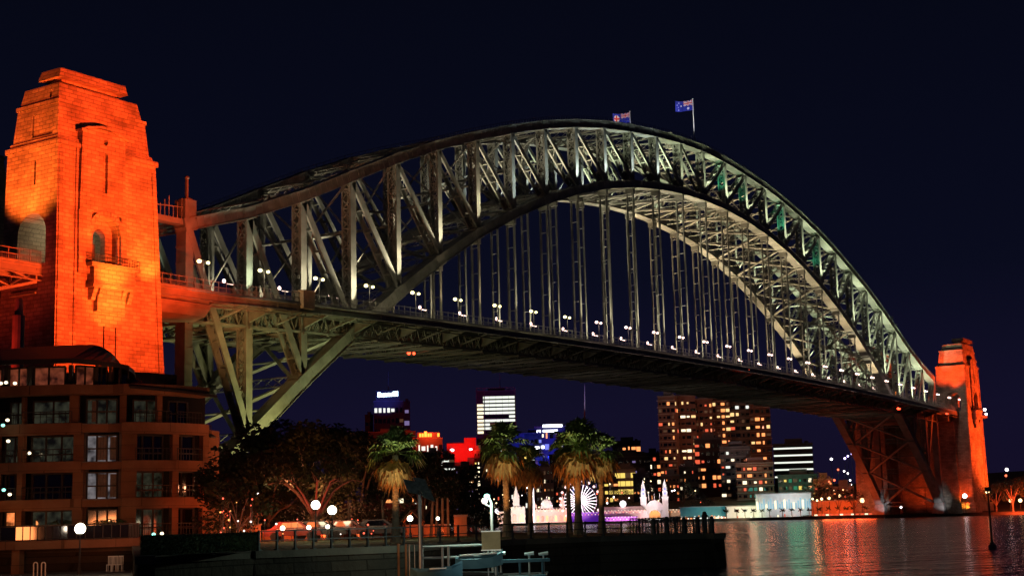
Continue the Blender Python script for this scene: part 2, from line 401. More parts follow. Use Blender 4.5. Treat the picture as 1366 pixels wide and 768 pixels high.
A = Vector((xo(0), ya, zl(0)-1)); B = Vector((xo(0), yb, zl(0)-1)); C_ = Vector((xo(1), ya, zl(1)-1)); D_ = Vector((xo(1), yb, zl(1)-1))
mb.bar(A, D_, .9, .7); mb.bar(B, C_, .9, .7); mb.build('bottom_lateral_bracing', STEEL, bridge)
# sway frames above the roadway
for i in range(2, 27):
    mb = MB(); x = xo(i)
    zt = zu(i); zb = max(zl(i), zd(x)+9)
    if zt-zb > 9:
        zm = (zt+zb)/2
        if zt-zb > 20: 
            mb.bar((x, ya, zt-1), (x, (ya+yb)/2, zm), .4, .4); mb.bar((x, yb, zt-1), (x, (ya+yb)/2, zm), .4, .4)
            mb.bar((x, ya, zm), (x, yb, zm), .4, .6)
        mb.bar((x, ya, zb), (x, (ya+yb)/2, zm if zt-zb > 20 else zt-1), .4, .4); mb.bar((x, yb, zb), (x, (ya+yb)/2, zm if zt-zb > 20 else zt-1), .4, .4)
        mb.build('sway_frame', STEEL, bridge)
# deck slab, cross girders, edge girders, stringers
XS = [-150, -120, -90, -60, -30]+[xo(i) for i in range(29)]+[530]
def zde(x): return zd(min(max(x, 0), 503.4))
mb = MB()
for a, b in zip(XS[:-1], XS[1:]):
    mb.hexa([(a, DE, zde(a)-.55), (b, DE, zde(b)-.55), (b, DW, zde(b)-.55), (a, DW, zde(a)-.55)], [(a, DE, zde(a)), (b, DE, zde(b)), (b, DW, zde(b)), (a, DW, zde(a))])
mb.build('deck_slab', CONC, bridge)
mb = MB()
for a, b in zip(XS[:-1], XS[1:]):
    mb.add([(a, ya+.6, zde(a)+.03), (b, ya+.6, zde(b)+.03), (b, yb-.6, zde(b)+.03), (a, yb-.6, zde(a)+.03)], [(0,1,2,3)])
mb.build('roadway', ASPHALT, bridge)
for i in range(29):
    mb = MB(); x = xo(i); z1 = zd(x)-.6
    for k in range(12):     # lattice web panels of the deep cross girder
        y_ = 0+33*k/12; y2 = 33*(k+1)/12
        mb.bar((x, y_, z1-.2), (x, y2, z1-4.6), .3, .25, (1,0,0)); mb.bar((x, y_, z1-4.6), (x, y2, z1-.2), .3, .25, (1,0,0))
    mb.bar((x, -1, z1-.25), (x, 34, z1-.25), 0.9, .5, (1,0,0)); mb.bar((x, -.5, z1-4.7), (x, 33.5, z1-4.7), 0.9, .5, (1,0,0))
    for s, ye in ((-1, DE), (1, DW)):      # tapered brackets carrying the footway and tracks
        yi = 0 if s < 0 else 33
        mb.hexa([(x-.15, yi, z1-3.4), (x+.15, yi, z1-3.4), (x+.15, ye, z1-.7), (x-.15, ye, z1-.7)], [(x-.15, yi, z1), (x+.15, yi, z1), (x+.15, ye, z1), (x-.15, ye, z1)])
        mb.bar((x, yi, z1-3.4), (x, ye, z1-.7), .5, .16, (1,0,0))
    mb.build('cross_girder', STEEL, bridge)
for yy in (0.4, 2.6, 30.4, 32.6):
    mb = MB()
    for i in range(28):
        a = Vector((xo(i), yy, zd(xo(i))-1)); b = Vector((xo(i+1), yy, zd(xo(i+1))-1)); dn = Vector((0,0,-3.9))
        mb.bar(a, b, .3, .6); mb.bar(a+dn, b+dn, .5, .45)
        for k in range(6):
            c = a.lerp(b, k/6); e_ = a.lerp(b, (k+1)/6); m_ = a.lerp(b, (k+.5)/6)
            mb.bar(c+dn, m_, .16, .2); mb.bar(m_, e_+dn, .16, .2)
    mb.build('edge_girder', STEEL, bridge)
for yy in [5, 8.5, 12, 15, 18, 21, 24.5, 28]:
    mb = MB()
    for a, b in zip(XS[:-1], XS[1:]): mb.bar((a, yy, zde(a)-1.2), (b, yy, zde(b)-1.2), .3, 1.2)
    mb.build('stringer', STEEL, bridge)
for yy in (DE+.2, DE+3.4, DE+6, DW-.2, DW-3.4, DW-6):
    mb = MB()
    for a, b in zip(XS[:-1], XS[1:]): mb.bar((a, yy, zde(a)-1.15), (b, yy, zde(b)-1.15), .2, 1.25)
    mb.build('fascia_beam', STEEL, bridge)
for i in range(28):           # wind bracing under the deck, lattice X in each panel
    mb = MB(); a, b = xo(i), xo(i+1); za, zb = zd(a)-5.2, zd(b)-5.2
    mb.bar((a, 0, za), (b, 33, zb), .5, .35); mb.bar((b, 0, zb), (a, 33, za), .5, .35)
    mb.bar(((a+b)/2, 0, (za+zb)/2), ((a+b)/2, 33, (za+zb)/2), .4, .3)
    mb.bar(((a+b)/2, DE+.3, (za+zb)/2+3.4), ((a+b)/2, 0, (za+zb)/2+1.4), .3, .5)
    for k in (.25, .5, .75): mb.box(a+(b-a)*k-.12, a+(b-a)*k+.12, DE+.1, DE+.3, zd(a)-2.4, zd(a)-.6)
    mb.build('deck_wind_bracing', STEEL, bridge)
# pipes and service rails along the fascia
mb = MB()
for yy, dz in ((DE-.15, -.35), (DE-.15, -2.0), (DE+.1, -2.9)):
    for a, b in zip(XS[:-1], XS[1:]): mb.tube((a, yy, zde(a)+dz), (b, yy, zde(b)+dz), .13, n=6, cap=False)
mb.build('service_pipes', STEEL, bridge)
# railings of the footway: posts, mesh pickets, rails
for yy in (DE+.15, DW-.15):
    mb = MB()
    for a, b in zip(XS[:-1], XS[1:]):
        n = max(1, round((b-a)/2.25))
        for z_ in (.25, 1.25, 2.3): mb.bar((a, yy, zde(a)+z_), (b, yy, zde(b)+z_), .10, .12)
        for k in range(n):
            x = a+(b-a)*k/n; z = zde(x); mb.bar((x, yy, z-.1), (x, yy, z+2.5), .14, .14)
            for q in range(1, 6): xx = x+(b-a)/n*q/6; mb.bar((xx, yy, z+.2), (xx, yy, z+1.25), .05, .05)
    for a, b in zip(XS[:-1], XS[1:]): mb.hexa([(a, yy-.03, zde(a)-.5), (b, yy-.03, zde(b)-.5), (b, yy+.03, zde(b)-.5), (a, yy+.03, zde(a)-.5)], [(a, yy-.03, zde(a)+.22), (b, yy-.03, zde(b)+.22), (b, yy+.03, zde(b)+.22), (a, yy+.03, zde(a)+.22)])
    mb.build('footway_railing', STEEL, bridge)
mb = MB()
for yy in (ya+.3, yb-.3):
    for a, b in zip(XS[:-1], XS[1:]):
        mb.bar((a, yy, zde(a)+.8), (b, yy, zde(b)+.8), .2, .25)
        for k in range(4): x = a+(b-a)*k/4; mb.bar((x, yy, zde(x)), (x, yy, zde(x)+.9), .14, .14)
mb.build('roadway_barrier', STEEL, bridge)
# crown and end details
mb = MB(); x = xo(14)-6.5
zt = zu(13)+4.0
mb.box(x-2.2, x+2.2, .4, 4.5, zt-1.4, zt-1.1)
for a in (-2, 2):
    for b in (.6, 4.3): mb.bar((x+a, b, zt-2.2), (x+a, b, zt+.9), .15, .15)
mb.bar((x, 10, zt-2), (x, 10, zt+4.2), 1.3, 1.3); mb.bar((x-1.5, 10.8, zt-2), (x-1.5, 10.8, zt+1.8), .8, .8)
mb.build('summit_beacon_mast', STEEL, bridge)
mb = MB(); x = xo(25); z = zu(25)+2.7       # maintenance cradle
mb.box(x-1, x+3.5, .2, 2.8, z+.8, z+1.1); mb.bar((x+1, 1.5, z+1), (x+1, 1.5, z+4.2), .3, .3); mb.bar((x-1, 1.5, z+4), (x+2.5, 1.5, z+4), .25, .25); mb.ball((x+1, 1.5, z+4.6), .45)
mb.bar((x-1, .3, z-.4), (x+3.4, .3, z+1), .2, .2)
mb.build('maintenance_cradle', STEEL, bridge)
for y0 in (Y0E, Y0W):
    mb = MB(); x = xo(0)
    mb.box(x-1.6, x+1.6, y0-.1, y0+TW+.1, zu(0)+.4, zu(0)+6.6); mb.box(x-1.0, x+.8, y0+.3, y0+TW-.3, zu(0)+6.6, zu(0)+7.0)
    mb.bar((x-.4, y0+.8, zu(0)+7), (x-.4, y0+.8, zu(0)+11), .5, .5); mb.ball((x-.4, y0+.8, zu(0)+11.4), .5)
    mb.box(x-9, x-1.6, y0+.5, y0+TW-.2, zu(0)+1, zu(0)+2.2)
    for k in range(6): mb.bar((x-8+k*1.2, y0+.6, zu(0)+2), (x-8+k*1.2, y0+.6, zu(0)+4.6+(k % 3)), .16, .16)
    mb.bar((x-9, y0+.6, zu(0)+4.2), (x-1, y0+.6, zu(0)+4.8), .2, .2)
    mb.build('end_post_head', STEEL, bridge)
mb = MB(); x = 26.0; mb.box(x-1.9, x+1.9, DE-.9, DE+1.6, zd(x)-1.2, zd(x)+2.6); mb.box(x-2.1, x+2.1, DE-1.1, DE+1.8, zd(x)+2.6, zd(x)+2.85); mb.box(x-.5, x+.5, DE-.93, DE-.9, zd(x)+.1, zd(x)+1.9)
mb.build('railing_cabin', mat('cabin_paint', (.35,.30,.25), .6, 0, .1, 1), bridge)
# rounded soffit box between the near tower and the end post
mb = MB()
prof = [(-6.0, -.6), (-6.0, -3.2), (-4.5, -4.6), (-1.5, -5.3), (2.5, -5.5), (3.4, -.6)]
for a, b in ((-19.3, -1), ):
    mb.add([(a, y, zde(a)+z) for y, z in prof]+[(b, y, zde(b)+z) for y, z in prof], [tuple(range(6)), tuple(range(11, 5, -1))]+[(k, k+1, k+7, k+6) for k in range(5)]+[(5, 0, 6, 11)])
mb.build('end_box_girder', STEEL, bridge)
for xa, xb in ((503.5, 511),):
    mb = MB(); mb.box(xa, xb, -5, 34, zde(xa)-5, zde(xa)-.7); mb.build('end_box_girder', STEEL, bridge)
# bearings
for y0 in (Y0E, Y0W):
    for i in (0, 28):
        s = 1 if i == 0 else -1; x = xo(i)
        mb = MB(); mb.hexa([(x-4.5, y0-1.6, 1.5), (x+4.5, y0-1.6, 1.5), (x+4.5, y0+TW+1.6, 1.5), (x-4.5, y0+TW+1.6, 1.5)], [(x-2.6, y0-.6, zl(0)-.5), (x+2.6, y0-.6, zl(0)-.5), (x+2.6, y0+TW+.6, zl(0)-.5), (x-2.6, y0+TW+.6, zl(0)-.5)])
        mb.box(x-1.5, x+1.5, y0-.3, y0+TW+.3, zl(0)-.5, zl(0)+1.5)
        mb.build('bearing', CONC, bridge)
# navigation lights on the deck underside
RED = emit('red_lamp', (1, 0.06, 0.02), 6)
for px, x, y, dz in ((640, 90, 12, -5.6), (985, 262, -8, -1), (1193, 433, -4, -4), (1260, 492, -8, -2.0)):
    z = zd(x)+dz
    for dx, r_ in ((0, .55), (2.2, .4)): mb = MB(); mb.ball((x+dx, y, z), r_); mb.build('navigation_light', RED, bridge)
AMB = emit('amber_lamp', (1, 0.25, 0.03), 2.0)
for c_, r_ in (((440, 33, 60), 1.5), ((462, 6, 58.5), 1.2)): mb = MB(); mb.ball(c_, r_); mb.build('amber_lamp', AMB, bridge)

# ------------------------------------------------------------------ floodlighting of the steelwork
CREAM = (1.0, 0.88, 0.56); GREENW = (0.88, 1.0, 0.60); COOL = (0.85, 1.0, 0.9); TEAL = (0.12, 1.0, 0.5); AMBER = (1.0, 0.74, 0.40)
for y0 in (Y0E, Y0W):
    k = 1.0 if y0 == 0 else .75
    for i in range(1, 28):
        x = xo(i); z = max(zl(i)+.8, zd(x)+1.5); h = zu(i)-z
        if h < 4: continue
        col = GREENW if i == 1 else (CREAM if i < 7 else (COOL if i < 13 else GREENW))
        # outboard fixture grazing the outer plates of the post and the diagonal that meets it
        dx = .4 if i <= 14 else -.4
        spot((x+dx, y0-2.1, z), (x-(h*.26 if i <= 14 else -h*.26), y0+.4, z+h*.8), (3000+50*h*h)*k*(1.0 if i < 14 else 1.7), col, 66, .7, .25, 'truss_floodlight')
        # inboard fixture washing the soffit of the top chord
        if 6 <= i:
            zz = max(zl(i)+.8, zd(x)+3)
            spot((x+3.5, y0+1.5, zz+1), (x+9, y0+1.4, zu(i)), (2200+44*h*h)*k*(3.2 if i > 11 else 1.1), GREENW if i > 9 else CREAM, 78, .9, .25, 'truss_floodlight')
    for i in range(5, 24):
        x = xo(i); z = zd(x)+1.2; h = zl(i)-z
        col = CREAM if i < 14 else AMBER
        spot((x+2.8, y0+1.4, z), (x+5.5, y0+1.5, zl(i)-2), (1600+30*h*h)*(2.4 if i > 11 else .4)*(1 if y0 == 0 else 1.3), col, 46, .9, .25, 'hanger_floodlight')
        spot((x-.3, y0-2.0, z), (x, y0+.6, z+h*.8), (2300+30*h*h), CREAM if i > 6 else AMBER, 26, .9, .2, 'hanger_floodlight')
for i, pw in ((15, 3), (18, 4.5), (20, 2.6), (16, 1.2)):
    x = xo(i); spot((x-6.5, 2.0, zl(i)+2.5), (x, 1.5, zu(i)-3), 1500*pw, TEAL, 60, .8, .3, 'teal_floodlight')
# ------------------------------------------------------------------ pylons
def carve(o, mb):
    """cut the closed solid mb out of object o for good"""
    me = mb.mesh('cutter', []); c = bpy.data.objects.new('cutter', me); COL.objects.link(c)
    m = o.modifiers.new('b', 'BOOLEAN'); m.object = c; m.operation = 'DIFFERENCE'; m.solver = 'EXACT'
    bpy.context.view_layer.update()
    dg = bpy.context.evaluated_depsgraph_get(); new = bpy.data.meshes.new_from_object(o.evaluated_get(dg))
    o.modifiers.clear(); o.data = new; bpy.data.objects.remove(c)
def arch_poly(cx, w, z0, zs, n=12, pointed=False):
    r = w/2; p = [(cx-r, z0), (cx+r, z0)]
    for k in range(n+1):
        t = math.pi*k/n; xx = cx+r*math.cos(t); zz = zs+r*math.sin(t)*(1.25 if pointed else 1.0); p.append((xx, zz))
    return p
def quad(x0, x1, y0, y1, z): return [(x0,y0,z),(x1,y0,z),(x1,y1,z),(x0,y1,z)]
def pylon(ox, oy, label, mx=1, my=1, detail=True, capn=True):
    """near-left tower coordinates mirrored by mx / my about its own centre and moved by ox, oy"""
    cx, cy = -32.7, -4.6
    def X(x): return ox+cx+(x-cx)*mx
    def Y(y): return oy+cy+(y-cy)*my
    t = thing('granite_pylon', label, 'tower', (ox+cx, oy+cy, 2), 0, 'granite pylons at the bridge ends')
    def q(x0, x1, y0, y1, z): return [(X(x0),Y(y0),z),(X(x1),Y(y0),z),(X(x1),Y(y1),z),(X(x0),Y(y1),z)]
    mb = MB(); mb.hexa(q(-45.9, -17.6, -12.9, 4.2, 1.5), q(-45.7, -22.0, -12.0, 2.4, 73.4)); body = mb.build('tower_shaft', GRANITE, t)
    # footway tunnel running along the bridge, and the arched niche in the river face
    cut = MB()
    cut.prism([(X(-60), Y(p), z) for p, z in arch_poly(-5.3, 8.0, 51.6, 57.3)], (X(-5)-X(-60), 0, 0)); carve(body, cut)
    cut = MB(); cut.prism([(X(p), Y(-20), z) for p, z in arch_poly(-34.6, 6.4, 52.0, 58.1)], (0, Y(-10.6)-Y(-20), 0)); carve(body, cut)
    cut = MB(); cut.prism([(X(p), Y(-20), z) for p, z in arch_poly(-34.6, 3.0, 52.0, 57.4, pointed=True)], (0, Y(-7)-Y(-20), 0)); carve(body, cut)
    for xx, za, zb, ww in ((-34.55, 35, 40.7, .35), (-31.7, 35, 40.7, .35)):
        cut = MB(); cut.hexa(q(xx-ww/2, xx+ww/2, -16, -11.9, za), q(xx-ww/2, xx+ww/2, -16, -11.9, zb)); carve(body, cut)
    cut = MB(); cut.hexa(q(-50, -45.2, -6.0, -5.5, 66.6), q(-50, -45.2, -6.0, -5.5, 71.2)); carve(body, cut)
    # corner pilasters and quoins of the river face
    mb = MB()
    for xa, xb, xc, xd in ((-45.6, -44.6, -45.4, -44.3), (-19.2, -18.0, -23.1, -22.2)):
        mb.hexa(q(xa, xb, -13.15, -12.2, 1.5), q(xc, xd, -12.25, -11.5, 71.8))
    mb.hexa(q(-42.0, -41.4, -13.1, -12, 1.5), q(-41.6, -41.1, -12.25, -11, 73.4))
    mb.build('corner_pilaster', GRANITE, t)
    # centre bay, stepping up through the cornice
    mb = MB(); pz = 77.4
    pl = [(-41.0, 61.8), (-30.0, 61.8), (-30.5, pz-.7), (-31.5, pz-.2), (-34.5, pz+.5), (-36.5, pz+.5), (-39.5, pz-.1), (-40.7, pz-.5)]
    mb.prism([(X(a), Y(-12.75), z) for a, z in pl], (0, Y(-10.4)-Y(-12.75), 0)); bay = mb.build('centre_bay', GRANITE, t)
    cut = MB(); cut.prism([(X(p), Y(-20), z) for p, z in arch_poly(-35.1, 1.0, 65.8, 73.0)], (0, Y(-11.8)-Y(-20), 0)); carve(bay, cut)
    cut = MB(); cut.prism([(X(-35.2+.55*math.cos(k*math.pi/6)), Y(-20), 75.6+.55*math.sin(k*math.pi/6)) for k in range(12)], (0, Y(-11.8)-Y(-20), 0)); carve(bay, cut)
    for a, b in ((-41.2, -38.2), (-31.1, -29.8)):      # side strips of the bay down past the niche
        mb = MB(); mb.hexa(q(a, b, -13.1, -12, 50), q(a, b, -12.75, -11.5, 61.8)); mb.build('bay_jamb', GRANITE, t)
    mb = MB(); cz = pz   # weather ledge over the bay
    for a, za, b, zb in ((-41.2, pz-.6, -39.5, pz+.1), (-39.5, pz+.1, -36.5, pz+.75), (-36.5, pz+.75, -34.5, pz+.75), (-34.5, pz+.75, -29.9, pz-.5)):
        mb.hexa([(X(a),Y(-13.1),za-.1),(X(b),Y(-13.1),zb-.1),(X(b),Y(-11),zb-.1),(X(a),Y(-11),za-.1)], [(X(a),Y(-13.1),za+.35),(X(b),Y(-13.1),zb+.35),(X(b),Y(-11),zb+.35),(X(a),Y(-11),za+.35)])
    mb.build('bay_ledge', GRANITE, t)
    mb = MB()      # voussoir ring
    for k in range(16):
        t0, t1 = math.pi*k/16+.01, math.pi*(k+1)/16-.01
        pp = [(-34.6+rr*math.cos(tt), 58.1+rr*math.sin(tt)) for rr, tt in ((3.25, t0), (4.3, t0), (4.3, t1), (3.25, t1))]
        mb.prism([(X(a), Y(-12.9), z) for a, z in pp], (0, Y(-12.1)-Y(-12.9), 0))
    mb.build('arch_ring', GRANITE, t)
    # balcony with its corbelled box and corbel table
    mb = MB(); mb.hexa(q(-39.4, -28.0, -14.6, -12, 51.3), q(-39.6, -27.8, -14.8, -11.5, 52.0)); mb.hexa(q(-38.6, -28.8, -14.2, -12, 48.2), q(-38.6, -28.8, -14.2, -12, 51.3))
    mb.hexa(q(-38.9, -28.5, -14.4, -12, 47.5), q(-38.9, -28.5, -14.5, -12, 48.2)); mb.hexa(q(-37.0, -30.4, -13.4, -12, 43.2), q(-37.0, -30.4, -13.5, -12, 47.5))
    for a in (-38.4, -36.9, -31.4, -29.8): mb.hexa(q(a, a+.9, -13.3, -12, 45.2), q(a, a+.9, -14.2, -12, 47.5))
    mb.build('balcony', GRANITE, t)
    mb = MB()
    for k in range(20):
        a = -39.4+k*.6; mb.bar((X(a), Y(-14.5), 52), (X(a), Y(-14.5), 53.4), .07, .07)
    for a in (-39.4, -28.0):
        mb.bar((X(a), Y(-14.5), 53.4), (X(a), Y(-12.5), 53.4), .1, .1); mb.bar((X(a), Y(-14.5), 52.7), (X(a), Y(-12.5), 52.7), .1, .1)
    mb.bar((X(-39.4), Y(-14.5), 53.4), (X(-28), Y(-14.5), 53.4), .1, .1); mb.bar((X(-39.4), Y(-14.5), 52.7), (X(-28), Y(-14.5), 52.7), .1, .1)
    mb.build('balcony_railing', DARKSTEEL, t)
    mb = MB(); mb.hexa(q(-36.3, -32.9, -7.6, -7.3, 52.0), q(-36.3, -32.9, -7.6, -7.3, 57)); mb.build('door', mat('weathered_door', (.10,.07,.05), .6, 0, .3, 2), t)
    # cornice and upper stages
    mb = MB(); mb.hexa(q(-46.0, -21.7, -12.4, 2.7, 73.4), q(-46.0, -21.7, -12.4, 2.7, 74.4)); mb.hexa(q(-45.6, -22.6, -11.9, 1.9, 74.4), q(-45.6, -22.9, -11.8, 1.8, 75.2)); mb.build('main_cornice', GRANITE, t)
    mb = MB(); mb.hexa(q(-45.3, -23.2, -11.4, 1.4, 75.2), q(-45.0, -24.0, -11.0, .6, 81.6)); st = mb.build('upper_stage', GRANITE, t)
    cut = MB(); cut.hexa(q(-50, -44.85, -9.7, -4, 75.8), q(-50, -44.85, -9.7, -4, 80.2)); carve(st, cut)
    mb = MB(); mb.hexa(q(-45.2, -23.8, -11.2, .9, 81.6), q(-45.2, -23.8, -11.2, .9, 82.4)); mb.build('upper_cornice', GRANITE, t)
    mb = MB(); mb.hexa(q(-44.9, -24.8, -10.9, .1, 82.4), q(-44.6, -25.8, -10.6, -.8, 85.6)); cr_ = mb.build('crown_stage', GRANITE, t)
    cut = MB(); cut.prism([(X(-50), Y(-8.5+.35*math.cos(k*math.pi/6)), 83.7+.8*math.sin(k*math.pi/6)) for k in range(12)], (X(-44.2)-X(-50), 0, 0)); carve(cr_, cut)
    mb = MB(); mb.hexa(q(-43.0, -29.6, -9.2, -5.4, 85.6), q(-43.0, -29.6, -9.2, -5.4, 86.8)); mb.build('crown_neck', GRANITE, t)
    mb = MB(); mb.hexa(q(-44.7, -28.2, -10.7, -4.6, 86.8), q(-44.2, -28.6, -10.4, -5.0, 88.6)); mb.build('crown_cap', GRANITE, t)
    mb = MB(); mb.hexa(q(-47.4, -15.5, -14.6, 5.2, 1.0), q(-47.2, -16.0, -14.2, 5.0, 6.5)); mb.build('plinth', GRANITE2, t)
    return t
pylon(0, 0, 'tall granite bridge pylon lit bright orange on the left behind the curved hotel')
pylon(0, 42.2, 'unlit dark granite bridge pylon just peeping in at the left edge behind the lit one', my=-1)
FOX = 555.0
pylon(FOX-.6, -.6, 'distant granite bridge pylon lit orange at the right end of the arch', mx=-1)
pylon(FOX-.6, 42.2, 'distant dark granite bridge pylon seen through the end of the arch', mx=-1, my=-1)
# abutment walls between the towers
for xa, xb, yA, yB, lb in ((-44, -20, 5, 33.6, 'dark granite abutment wall under the bridge between the two near towers'), (527, 548, 2, 34, 'orange lit granite abutment wall under the far end of the bridge')):
    t = thing('abutment', lb, 'abutment', ((xa+xb)/2, 17, 2))
    mb = MB(); mb.box(xa, xb, yA, yB, .5, 45.2); mb.build('wall', GRANITE2, t)
    mb = MB(); mb.box(xa-.6, xb+.6, yA-.3, yB+.3, 45.2, 46.4); mb.build('cornice', GRANITE, t)
    mb = MB()
    for k in range(3):
        y = yA+4+k*(yB-yA-8)/2; xf = xa-.8 if xa > 0 else xb; mb.box(xf, xf+.8, y-1.5, y+1.5, .5, 45.1)
    mb.build('buttress', GRANITE, t)
t = thing('buttress_pier', 'narrow granite pier lit deep orange left of the far pylon foot', 'pier', (517, -3, 2))
mb = MB(); mb.hexa(quad(504.5, 517.5, -7.8, 1.6, 2), quad(506, 517.5, -6.6, 1.0, 46)); mb.build('shaft', GRANITE, t)
mb = MB(); mb.hexa(quad(503.5, 518, -8.6, 2.2, 1.2), quad(503.5, 518, -8.6, 2.2, 6)); mb.build('plinth', GRANITE2, t)
# approach span seen left of the near tower
ap = thing('approach_span', 'red lit steel approach span with curved bracing entering the left side of the pylon', 'bridge span', (-90, -6, 51))
for yy in (-8.2, -1):
    mb = MB(); pts = []
    for k in range(13):
        x = -150+k*8.6; pts.append((Vector((x, yy, 50.2)), Vector((x, yy, 43.5+4.5*((k % 6)/3-1)**2))))
    for (a, b), (c, d) in zip(pts[:-1], pts[1:]): mb.bar(a, c, .5, .5); mb.bar(b, d, .5, .5); mb.bar(a, d, .3, .3)
    for a, b in pts: mb.bar(a, b, .35, .35)
    mb.build('side_truss', STEEL, ap)
mb = MB()
for k in range(13):
    x = -150+k*8.6; mb.bar((x, DE, 50.3), (x, 0, 48.2), .35, .35); mb.bar((x, -8.2, 50.2), (x, 30, 50.2), .6, .8); mb.bar((x, -8.2, 46), (x, -1, 46), .3, .3)
mb.build('cross_beams', STEEL, ap)
t = thing('support_column', 'slim column lit red under the approach span beside the left tower', 'column', (-62, -9.5, 2))
c0 = at(24, 460, 232); mb = MB(); mb.tube((c0.x, c0.y, 2), (c0.x, c0.y, zat(24, 420, 232)), 1.0, .95, 14); mb.build('shaft', CONC, t)
mb = MB(); mb.tube((c0.x, c0.y, zat(24, 420, 232)), (c0.x, c0.y, zat(24, 397, 232)), .7, .5, 14); mb.build('head', CONC, t)

# pylon floodlights (orange)
ORG = (1.0, 0.066, 0.008); ORY = (1.0, 0.16, 0.014); REDL = (1.0, 0.03, 0.01)
PW = 1.0
for x in (-44, -36, -28):
    spot((x, -150, 5), (-35+(x+36)*.5, -12, 60), 1250000*PW, ORG, 29, .8, 1.5, 'pylon_floodlight')
spot((-34.5, -19, 45), (-34.5, -12, 62), 22000*PW, ORY, 90, 1, .4, 'niche_floodlight')
spot((-24.5, -17, 50.0), (-24.5, -12, 56), 10000*PW, ORY, 100, 1, .4, 'niche_floodlight')
spot((-34, -20, 38), (-34, -12.5, 46), 16000*PW, ORY, 70, 1, .4, 'niche_floodlight')
spot((-62, -6.5, 53.5), (-45.5, -5, 74), 70000*PW, ORY, 66, .6, .5, 'pylon_floodlight')
spot((-70, -2, 53.5), (-45.5, -4, 72), 50000*PW, ORG, 44, .5, .5, 'pylon_floodlight')
point((-33, -5.5, 59.5), 420, (1, .85, .5), .3, 'tunnel_lamp'); point((-40, -6, 59.5), 420, (1, .85, .5), .3, 'tunnel_lamp')
fx = FOX-.6
for x in (548, 560, 572):
    spot((x, -95, 5), (536, -13, 44), 620000*PW, ORG, 48, .8, 1.0, 'pylon_floodlight')
spot((540, -22, 3.5), (533, -13, 22), 26000*PW, (1, .24, .02), 90, 1, .5, 'pylon_floodlight')
spot((494, -9, 56), (511.5, -5, 80), 230000*PW, ORG, 66, 1.0, .5, 'pylon_floodlight')
spot((503, -12, 4), (510, -5, 26), 14000*PW, ORG, 70, .8, .5, 'pier_floodlight'); spot((504, -12, 4), (510, -4, 8), 4500*PW, (1,.3,.03), 90, 1, .3, 'pier_floodlight')
for y in (7, 14, 21): spot((514, y, 4), (527, y, 13), 4000*PW, ORG, 80, .9, .5, 'abutment_floodlight')
# red wash on the near steelwork
spot((-14, -16, 45), (-11, -6, 50), 4000, REDL, 60, .8, .4, 'red_floodlight')
spot((-30, -40, 20), (-2, -4, 46), 12000, (1, .06, .012), 34, .9, .6, 'steel_floodlight')
spot((-6, -28, 30), (6, 2, 68), 30000, (1, .11, .03), 52, 1, .6, 'steel_floodlight')
spot((-8, -30, 40), (62, 0, 96), 60000, (1, .34, .14), 42, 1, .6, 'steel_floodlight')
spot((-75, -30, 20), (-60, -6, 47), 60000, (1, .05, .02), 50, 1, .6, 'span_floodlight')
spot((-80, -28, 8), (c0.x, c0.y, 36), 60000, REDL, 16, .8, .6, 'span_floodlight')
# yellow green wash under the near end of the arch
YG = (0.95, 0.92, 0.30)
spot((26, -16, 4), (18, 1.5, 26), 80000, YG, 60, .9, .5, 'abutment_floodlight')
spot((44, -14, 4), (40, 1.5, 38), 75000, (.85, .95, .38), 50, .9, .5, 'abutment_floodlight')
spot((34, 10, 4), (70, 16, 50), 36000, (.8, .8, .32), 70, 1, .6, 'abutment_floodlight')
spot((30, 14, 4), (25, 32, 40), 30000, (.8, .75, .35), 80, 1, .6, 'abutment_floodlight')
spot((-5, -14, 40), (20, 0, 46.5), 18000, (1, .45, .12), 70, 1, .4, 'abutment_floodlight')
for x, y, k in ((60, 12, 1), (120, 20, .8), (180, 20, .6), (250, 20, .5), (330, 20, .5), (420, 18, .5)):
    spot((x, y, 30), (x+35, y, 52), 2600*k, (1, .85, .6), 140, 1, .6, 'added_underdeck_fill')  # added in mid-air, without fixtures, to brighten the deck underside
# bearing floods at the far shore
for y0 in (0, 30): spot((xo(28)-9, y0-5, 3), (xo(28), y0+1.5, 8), 2200, (.95, .95, 1), 60, .8, .3, 'bearing_floodlight')

# ------------------------------------------------------------------ lamps along the deck
WARMW = emit('lamp_glow_warm', (1.0, 0.86, 0.36), 5); PINKW = emit('lamp_glow_pink', (1.0, 0.66, 0.56), 4.5)
def deck_lamp(kind, glow):
    """kind 0: footway lamp with two heads on a tall post; kind 1: short roadway lamp with tube"""
    t = thing('bridge_lamp', 'x', 'lamp')
    if kind == 0:
        mb = MB(); mb.tube((0,0,0), (0,0,6.4), .11, .07, 8); mb.bar((-1.5,0,6.4), (1.5,0,6.4), .12, .12); mb.tube((0,0,0), (0,0,.7), .2, .2, 8)
        for s in (-1, 1): mb.bar((0,0,5.7), (s*1.1,0,6.35), .07, .07)
        lbuild(mb, 'post', DARKSTEEL, t)
        for s in (-1, 1):
            mb = MB(); mb.ball((s*1.25, 0, 6.15), .50 if s < 0 else .42, sz=.8); lbuild(mb, 'lamp_head', glow, t, True)
    else:
        mb = MB(); mb.tube((0,0,0), (0,0,5.2), .09, .07, 8); mb.bar((-.2,0,5.3), (3.0,0,5.3), .1, .1); lbuild(mb, 'post', DARKSTEEL, t)
        mb = MB(); mb.ball((0, 0, 5.6), .40, sz=1.25); lbuild(mb, 'lamp_head', glow, t, True)
        mb = MB(); mb.box(.8, 2.9, -.12, .12, 5.1, 5.24); lbuild(mb, 'light_tube', glow, t)
    return t
protos = {(k, g): None for k in (0, 1) for g in (0, 1)}
